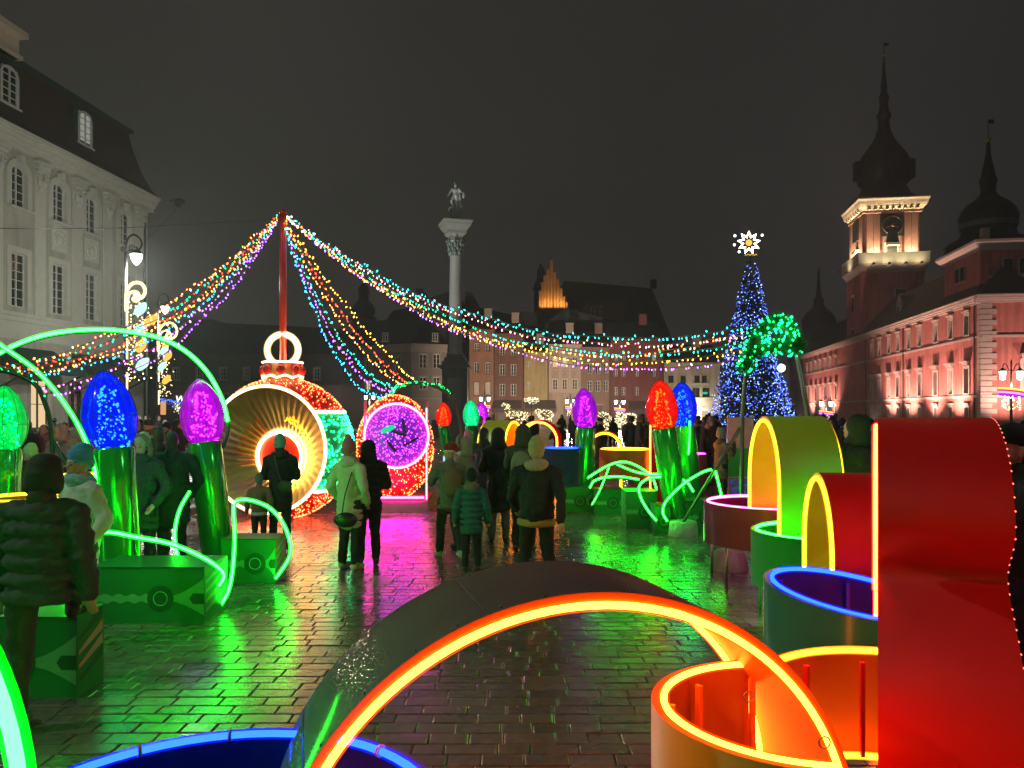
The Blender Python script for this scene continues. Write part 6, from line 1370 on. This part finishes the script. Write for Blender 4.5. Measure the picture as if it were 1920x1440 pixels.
for u_ in (W*.12, W*.37, W*.63, W*.88):
    p = tq(u_, -2.6, 28.2); MB().tube([tq(u_, -.6, 28.0), tq(u_, -2.6, 28.05)], .05, 5).build('lamp_bracket', M_iron, tw); flood('floodlight bracketed below the front tower parapet, %s' % ('at its left end' if u_ < W*.2 else 'left of the door' if u_ < W/2 else 'right of the door' if u_ < W*.7 else 'at its right end'), p, tq(u_, -.95, 29.6), 300, (1, .84, .52), 130, 1)
p = tq(-2.6, W/2, 28.2); MB().tube([tq(-.6, W/2, 28.0), tq(-2.6, W/2, 28.05)], .05, 5).build('lamp_bracket', M_iron, tw); flood('floodlight bracketed below the side parapet', p, tq(-.95, W/2, 29.6), 300, (1, .84, .52), 130, 1)
flood('floodlight aimed at the statue column', (cx-10, 67-16, .4), (cx, 67, 17.8), 14000, (.95, 1, .92), 34, .5)
for px in (1018, 1030, 1044, 1056):
    p = at(px, 577, 164.0)+V((0, -.6, -.6)); flood('church floodlight at the foot of the stepped gable, under its rib near column %s' % {1018: 'one', 1030: 'two', 1044: 'three', 1056: 'four'}[px], p, at(px, 540, 164.9), 800, (1, .62, .2), 120, 1)
flood('floodlight washing the townhouse fronts', (gx(1000, 86), 86, .4), (gx(985, 120), 120, 7), 39000, (1, .76, .54), 80, .9)
flood('floodlight washing the red house front', (gx(1190, 86), 86, .4), (gx(1200, 120), 120, 7), 17000, (1, .78, .6), 80, .9)

# ================================================================ lit animals, market sign, cables
E_an = emit('animal_led', (1, .74, .30), 2.2, False); E_anw = emit('animal_led_white', (1, .90, .62), 2.6, False)
def animal(label, px, py, Y, h, kind, flip=1, seed=0):
    rnd = random.Random(seed); c = at(px, py, Y); zg = max(.05, c.z-h*.5); c = V((c.x, Y, zg)); t = thing('light_sculpture', label, 'light sculpture', c, 'lit animal sculptures')
    S = lambda x, z, y=0: c+V((x*h*flip, y*h, z*h)); pts = []
    if kind == 'horse': parts = [((0, .55), (.42, .2)), ((-.38, .82), (.13, .24)), ((-.5, 1.0), (.16, .09)), ((.42, .55), (.1, .2)), ((-.26, .2), (.06, .24)), ((-.14, .18), (.06, .22)), ((.26, .2), (.06, .24)), ((.34, .18), (.06, .22))]
    else: parts = [((0, .55), (.5, .3)), ((-.5, .75), (.2, .16)), ((-.3, .15), (.07, .2)), ((.3, .15), (.07, .2)), ((-.15, .15), (.07, .18)), ((.2, .15), (.07, .18))]
    body = MB(); l1, l2 = MB(), MB()
    for (x, z), (rx, rz) in parts:
        body.ball(S(x, z), (rx*h*.93, .16*h*(1 if rx > .1 else .4), rz*h*.93), 10, 8)
        for i in range(int(210*rx*rz*4)+8):
            a, b_ = rnd.uniform(0, 2*pi), rnd.uniform(-1, 1); q_ = sqrt(1-b_*b_); p = S(x+rx*cos(a)*q_, z+rz*b_, -.16*abs(sin(a))*q_-.02); (l1 if rnd.random() < .5 else l2).led(p, rnd.uniform(.020, .036)*max(1, h*.62))
    body.build('wire_body', mat('straw_mesh', (.22, .18, .10), .7), t); l1.build('sculpture_lights', E_an, t)['kind'] = 'stuff'; l2.build('sculpture_lights', E_anw, t)['kind'] = 'stuff'
    return t
animal('lit horse standing above the distant red arch', 968, 781, 36, 1.05, 'horse', 1, 1)
animal('lit sheep right of the horse', 1023, 779, 46, .95, 'sheep', 1, 2)
animal('lit sheep pair right of the violet bulb', 1126, 787, 40, 1.15, 'sheep', 1, 3)
animal('lit lamb small between two sheep', 1157, 791, 50, .7, 'sheep', -1, 5)
animal('lit sheep left of the red giant bulb', 1180, 786, 42, .95, 'sheep', 1, 4)
sg = thing('lit_banner', 'white lit garland crown above a ribboned lantern by the yellow house', 'decoration', at(997, 752, 83)); mb = MB(); rnd = random.Random(9)
for i in range(110): a = rnd.uniform(0, 2*pi); r_ = sqrt(rnd.random()); mb.led(at(997, 752, 83)+V((.85*r_*cos(a), rnd.uniform(-.2, .2), .36*r_*sin(a)+.18*abs(cos(a)))), rnd.uniform(.035, .06))
mb.build('crown_lights', E_anw, sg)['kind'] = 'stuff'; MB().tube([at(997, 752, 83.1)+V((0, 0, -.2)), V((gx(997, 83), 83.1, 0))], .06, 6).build('post', M_iron, sg)
ms = thing('market_stall', 'market stall with blue light garland and white script letters Wes behind the purple bulb', 'stall', at(340, 790, 52)); Y = 52
MB().box((gx(338, Y), Y+1, 1.6), (3.9, 2, 3.2)).build('booth', mat('dark_booth', (.03, .025, .02), .8), ms); MB().box(at(306, 765, Y-.05), (.35, .04, .9)).build('poster', emit('poster_glow', (1, .45, .16), .8, False), ms)
mb = MB(); rnd = random.Random(2)
for i in range(80): u_ = i/79; mb.led(at(297+44*u_+rnd.uniform(-1, 1), 749+9*u_*u_+rnd.uniform(-2, 2)+(6 if i % 7 == 0 else 0), Y-.2), .026)
mb.build('garland_lights', emit('garland_blue', (.05, .16, 1), 4, False), ms)['kind'] = 'stuff'
lettering('Wes', .62, .03, emit('letter_white', (1, .93, .86), 2.2, False), ms, at(328, 754, Y-.25)-WP[ms.name], (pi/2, 0, 0), .2)
mb = MB()
for i in range(40): mb.led(at(333+rnd.gauss(0, 4), 764+rnd.gauss(0, 5), Y-.25), .03)
mb.build('stall_lights', E_anw, ms)['kind'] = 'stuff'
MB().tube(smooth_path([at(-20, 428, 24), at(120, 428, 24), at(275, 424, 30), at(480, 414, 50)], 6), .012, 5); cb = MB().tube(smooth_path([at(-20, 428, 24), at(120, 428.5, 26), at(275, 425, 32), at(500, 412, 60)], 6), .014, 5).build('overhead_cable', M_iron); tag(cb, 'thin dark cable strung across the palace front', 'cable')
hl = thing('hanging_lamp', 'unlit dark green lamp hanging on a thin wire right of the palace eave', 'lamp', at(335, 379, 50)); MB().tube([at(347, 374, 50), at(275, 450, 50)], .014, 4).build('wire', M_iron, hl)
MB().lathe([(.05, .25), (.3, .15), (.42, 0), (.36, -.1), (.1, -.3)], at(336, 379, 50), 10).build('shade', M_copper, hl); MB().box(at(327, 376, 50), (.6, .1, .1)).build('bracket', M_copper, hl)

# ================================================================ people
def at_ground(px, Y): return gx(px, Y), Y
def who(label, px, Y, h, face, **kw): return person(label, gx(px, Y), Y, h, face, **kw)
DK = (.012, .014, .016)
who('man in dark puffer jacket and ear flap cap with one foot on the box', 70, 4.85, 1.70, 4, coat=(.045, .060, .055), length=.86, puffy=1, legs=KNEE, arms='down', trousers=(.035, .05, .04), hat='earflap', hatcol=(.03, .032, .028), vox=.014, width=1.12, lean=.12, hair=(.03, .03, .025), cname='dark_puffer')
who('person in bright blue knitted hat and pale jacket with a dark strap, face turned aside', 150, 6.6, 1.66, 150, coat=(.55, .60, .52), length=.80, hat='beanie', hatcol=(.10, .42, .75), scarf=(.25, .5, .55), arms='pocket', vox=.015, trousers=(.05, .055, .05))
who('woman in long beige coat beside the person in the black hooded puffer', 655, 9.75, 1.60, -28, coat=(.52, .44, .34), length=.56, arms='pocket', hat='beanie', hatcol=(.62, .16, .22), pom=True, shoes=(.55, .55, .5), trousers=DK, vox=.016, hood=False, scarf=(.5, .42, .32), legs=STAND)
b = MB().ball((gx(648, 9.45), 9.45, gz(975, 9.45)), (.145, .05, .095), 12, 8); b.tube(smooth_path([V((gx(641, 9.45), 9.45, gz(968, 9.45))), V((gx(645, 9.5), 9.55, gz(930, 9.5))), V((gx(660, 9.6), 9.6, gz(885, 9.6)))], 5), .008, 5); tag(b.build('shoulder_bag', mat('black_leather', (.015, .015, .015), .3)), 'small black shoulder bag on the beige coat', 'bag')
who('person in black hooded puffer jacket and narrow black trousers looking at the baubles', 690, 10.05, 1.60, 15, coat=(.010, .012, .013), length=.80, puffy=1, hood=True, arms='front', trousers=(.008, .009, .010), vox=.016, cname='black_puffer')
who('woman in dark coat and mint hat standing in front of the golden tunnel', 525, 11.4, 1.60, 8, coat=(.012, .016, .016), length=.60, hat='beanie', hatcol=(.20, .45, .36), arms='front', trousers=(.02, .03, .025), hair=(.02, .02, .02), vox=.017, scarf=(.02, .025, .02))
b = MB().ball((gx(533, 11.15), 11.17, gz(912, 11.15)), (.105, .045, .085), 12, 8); b.tube(smooth_path([V((gx(524, 11.1), 11.2, gz(908, 11.1))), V((gx(515, 11.1), 11.22, gz(880, 11.1))), V((gx(508, 11.1), 11.25, gz(855, 11.1)))], 5), .007, 5); tag(b.build('crossbody_bag', mat('olive_leather', (.10, .10, .06), .4)), 'olive crossbody bag on the back of the dark coat', 'bag')
who('child in brown and white jacket beside the woman with the mint hat', 486, 11.2, 1.06, 12, coat=(.22, .14, .09), length=.86, puffy=0, hat='beanie', hatcol=(.18, .30, .26), hem=(.5, .55, .5), trousers=(.02, .03, .03), vox=.02, detail=False)
who('man in dark jacket with red white trimmed hat and brown backpack, arm raised', 842, 10.5, 1.52, 20, coat=(.16, .16, .12), length=.80, hat='santa', hatcol=(.25, .02, .02), vest=(.20, .12, .06), arms='phone', trousers=(.018, .026, .022), legs=WALK, shoes=(.3, .45, .35), vox=.017)
who('child in teal hooded jacket seen from behind', 884, 9.65, 1.24, 2, coat=(.018, .115, .105), length=.72, puffy=1, hat='beanie', hatcol=(.02, .035, .04), arms='down', trousers=(.010, .013, .014), vox=.018, detail=False, hem=(.02, .11, .10), scarf=(.18, .16, .10), cname='teal_jacket')
who('adult with cream knitted hat, beige scarf and dark jacket, striding with back turned', 1006, 8.45, 1.66, -8, coat=(.014, .018, .020), length=.84, hat='beanie', hatcol=(.62, .50, .24), scarf=(.42, .32, .22), hem=(.42, .26, .06), arms='swing', legs=APART, trousers=(.010, .011, .013), vox=.015, width=1.14, cname='dark_jacket')
who('tall woman in long dark hooded coat before the distant yellow arch', 935, 11.7, 1.72, -6, coat=(.020, .020, .018), length=.55, hood=True, arms='front', trousers=(.10, .10, .075), vox=.018)
who('person with pale green backpack in olive jacket left of the cream hat', 982, 11.0, 1.78, -12, coat=(.06, .065, .045), length=.78, hood=True, vest=(.22, .24, .15), arms='phone', trousers=DK, vox=.018)
who('man in navy jacket with dark hair left of the long dark coat', 908, 13.0, 1.72, -25, coat=(.02, .024, .04), length=.8, hair=(.012, .011, .010), arms='phone', trousers=DK, vox=.02)
who('woman with fluffy fur hood beside the red white hat', 868, 11.3, 1.60, 70, coat=(.28, .26, .20), length=.62, hood=True, fur=(.30, .26, .19), arms='front', trousers=DK, vox=.018)
who('child in pink knitted hat among the adults near the mint bulb', 878, 14.6, 1.58, 0, coat=(.28, .12, .2), length=.7, hat='beanie', hatcol=(.62, .30, .42), trousers=DK, vox=.022, detail=False)
who('woman facing out of a furry hood with mint hat behind the blue bulb stem', 268, 9.3, 1.68, 172, coat=(.02, .05, .045), length=.62, hood=True, fur=(.20, .16, .12), hat='beanie', hatcol=(.42, .55, .40), scarf=(.02, .06, .05), vox=.016, arms='pocket')
who('tall person in dark green hooded coat left of the purple bulb stem', 322, 9.7, 1.74, 20, coat=(.012, .030, .026), length=.58, hair=(.02, .02, .018), arms='pocket', vox=.017, width=1.15, trousers=DK)
who('second dark coated person close beside the dark green hooded coat', 296, 10.8, 1.78, 40, coat=(.016, .022, .020), length=.6, arms='front', vox=.02, hair=(.03, .028, .022), trousers=DK)
who('person with mint cap looking aside behind the ear flap cap', 57, 10.6, 1.50, 75, coat=(.02, .025, .022), length=.7, hat='beanie', hatcol=(.45, .52, .36), arms='phone', vox=.018, trousers=DK)
who('person in tan hooded jacket behind the garland pole', 110, 13.6, 1.75, 160, coat=(.34, .26, .20), length=.74, hood=True, arms='down', vox=.02, trousers=(.05, .05, .05))
who('person in tan knitted bobble hat and dark jacket right of the garland pole', 142, 12.5, 1.66, 120, coat=(.016, .03, .028), length=.74, hat='beanie', hatcol=(.40, .32, .25), pom=True, arms='front', vox=.02, scarf=(.34, .28, .22), trousers=DK)
who('dark dressed man behind the green giant bulb', 47, 15.5, 1.85, 170, coat=(.014, .018, .016), length=.7, hair=(.02, .018, .015), vox=.022, trousers=DK)
who('woman in mauve jacket behind the garland pole', 82, 15.8, 1.72, 190, coat=(.22, .12, .13), length=.74, hair=(.06, .04, .03), vox=.022, trousers=DK)
who('person in olive jacket right of the largest blue bulb', 278, 16.5, 1.80, 60, coat=(.10, .09, .06), length=.7, hat='cap', hatcol=(.05, .05, .04), vox=.022, trousers=DK)
who('person in navy coat behind the largest blue bulb', 252, 15.5, 1.76, 100, coat=(.015, .02, .04), length=.6, hat='beanie', hatcol=(.3, .3, .26), vox=.022, trousers=DK)
who('broad person in dark green hooded rain jacket between olive and red arches', 1602, 8.7, 1.93, 30, coat=(.010, .024, .022), length=.72, hood=True, arms='front', vox=.016, width=1.32, trousers=DK)
mn = who('man in black cap and dark jacket peering past the edge of the tallest red arch', 1897, 4.75, 1.90, 105, coat=(.018, .020, .018), length=.74, hat='cap', hatcol=(.012, .012, .012), arms='down', vox=.014, trousers=DK, hair=(.02, .018, .015))
who('woman in cream knitted hat and brown fur collar near the info board', 1352, 16.6, 1.58, -70, coat=(.16, .13, .09), length=.6, hat='beanie', hatcol=(.5, .47, .36), scarf=(.12, .09, .06), arms='phone', vox=.02, trousers=DK)
# phones held up
E_phone = emit('phone_screen', (.55, .7, 1), 1.2, False); M_phone = mat('phone_case', (.02, .02, .02), .3)
for px_, Y_, z_, rot_, lb in ((835, 10.85, 1.22, .35, 'phone with lit screen raised by the man in the red white hat'), (990, 11.32, 1.42, -.2, 'phone raised by the person with the pale green backpack'), (1362, 16.75, 1.24, -1.2, 'phone held up by the woman in the cream hat')):
    pt_ = thing('phone', lb, 'phone', (gx(px_, Y_), Y_, z_)); MB().box((gx(px_, Y_), Y_, z_+.075), (.075, .009, .15), rot_).build('case', M_phone, pt_); MB().box((gx(px_, Y_)+.006*sin(rot_), Y_-.006*cos(rot_), z_+.075), (.066, .004, .138), rot_).build('screen', E_phone, pt_)
# letter on the black cap man's jacket
lettering('N', .075, .002, mat('white_print', (.7, .7, .7), .6), mn, (.165, .10, 1.22), (pi/2, 0, pi/2+.5), name='letter')
# silhouettes beside the castle and distant crowd, copied from a few figures
rnd = random.Random(21)
protos = [person('hooded dark visitor beside the olive arch, before the castle', gx(1537, 19), 19, 1.86, 10, coat=DK, length=.6, hood=True, vox=.03, detail=False, group='visitors in the far crowd', trousers=DK)]
protos.append(person('dark haired silhouetted visitor below the farther twin lantern', gx(1562, 20), 20, 1.78, 60, coat=(.02, .02, .024), length=.75, hair=(.02, .02, .02), vox=.03, detail=False, group='visitors in the far crowd', trousers=DK))
protos.append(person('silhouetted visitor in knitted hat right of the farther twin lantern', gx(1580, 21), 21, 1.74, -30, coat=(.03, .024, .022), length=.8, hat='beanie', hatcol=(.03, .03, .03), vox=.03, detail=False, group='visitors in the far crowd', trousers=DK))
protos.append(person('silhouetted visitor in cap close to the tallest red arch', gx(1628, 13), 13, 1.86, -70, coat=(.02, .02, .02), length=.8, hat='cap', hatcol=(.02, .02, .02), arms='phone', vox=.03, detail=False, group='visitors in the far crowd', trousers=DK))
lights_ = person('red coated visitor in knitted hat before the mid brown house', gx(1100, 40), 40, 1.7, 20, coat=(.06, .03, .035), length=.7, hat='beanie', hatcol=(.35, .25, .25), vox=.035, detail=False, group='visitors in the far crowd', trousers=DK)
LOOK = ['hooded', 'dark haired', 'dark hatted', 'capped', 'red coated']
def crowd(px, Y, where):
    allp = protos+[lights_]; k_ = rnd.randrange(5); o = copy_tree(allp[k_]); o.location = (gx(px, Y), Y, 0); o.rotation_euler = (0, 0, rnd.uniform(0, 6.28)); k = rnd.uniform(.90, 1.04); o.scale = (k, k, k)
    near_ = 'nearer' if Y < 30 else 'farther' if Y < 45 else 'farthest'
    o['label'] = LOOK[k_]+' '+near_+' visitor in the crowd '+where; o['category'] = 'person'
HOUSES = ((880, 'before the orange house'), (928, 'before the chestnut brown house'), (983, 'before the yellow wall'), (1029, 'before the house with medallions'), (1091, 'before the mid brown house'), (1145, 'before the left half of the dark red house'), (1195, 'before the right half of the dark red house'), (1245, 'before the left half of the cream house'), (1295, 'before the cream house beside the christmas tree'))
def house_at(px): return [n for x, n in HOUSES if px >= x][-1]
for i in range(58): x_ = rnd.uniform(1025, 1345); crowd(x_, rnd.uniform(24, 60), house_at(x_))
for i in range(16): x_ = rnd.uniform(900, 1000); crowd(x_, rnd.uniform(22, 45), house_at(x_))
for i in range(14): crowd(rnd.uniform(1300, 1345), rnd.uniform(19, 32), 'at the foot of the christmas tree')
for i in range(14): x_ = rnd.uniform(1530, 1640); crowd(x_, rnd.uniform(22, 55), 'below the castle wing' if x_ > 1590 else 'beside the farther twin lantern')
for i in range(26): x_ = rnd.uniform(15, 345); crowd(x_, rnd.uniform(17, 34), 'behind the green bulb' if x_ < 110 else 'left of the largest blue bulb' if x_ < 180 else 'behind the largest blue bulb' if x_ < 250 else 'between blue and purple bulbs')
for i in range(8): crowd(rnd.uniform(1890, 1960), rnd.uniform(14, 40), 'below the castle corner')
# ================================================================ thin rainy mist over the whole square
hm = bpy.data.materials.new('haze'); hm.use_nodes = True; hn = hm.node_tree; hn.nodes.clear()
ho = hn.nodes.new('ShaderNodeOutputMaterial'); pvv = hn.nodes.new('ShaderNodeVolumePrincipled')
pvv.inputs['Color'].default_value = (.9, .9, .9, 1); pvv.inputs['Density'].default_value = .0011; pvv.inputs['Anisotropy'].default_value = .35
hn.links.new(pvv.outputs[0], ho.inputs['Volume'])
hb = MB().box((0, 105, 39.4), (340, 330, 81)).build('haze', hm); hb['kind'] = 'stuff'
cy.volume_bounces = 0
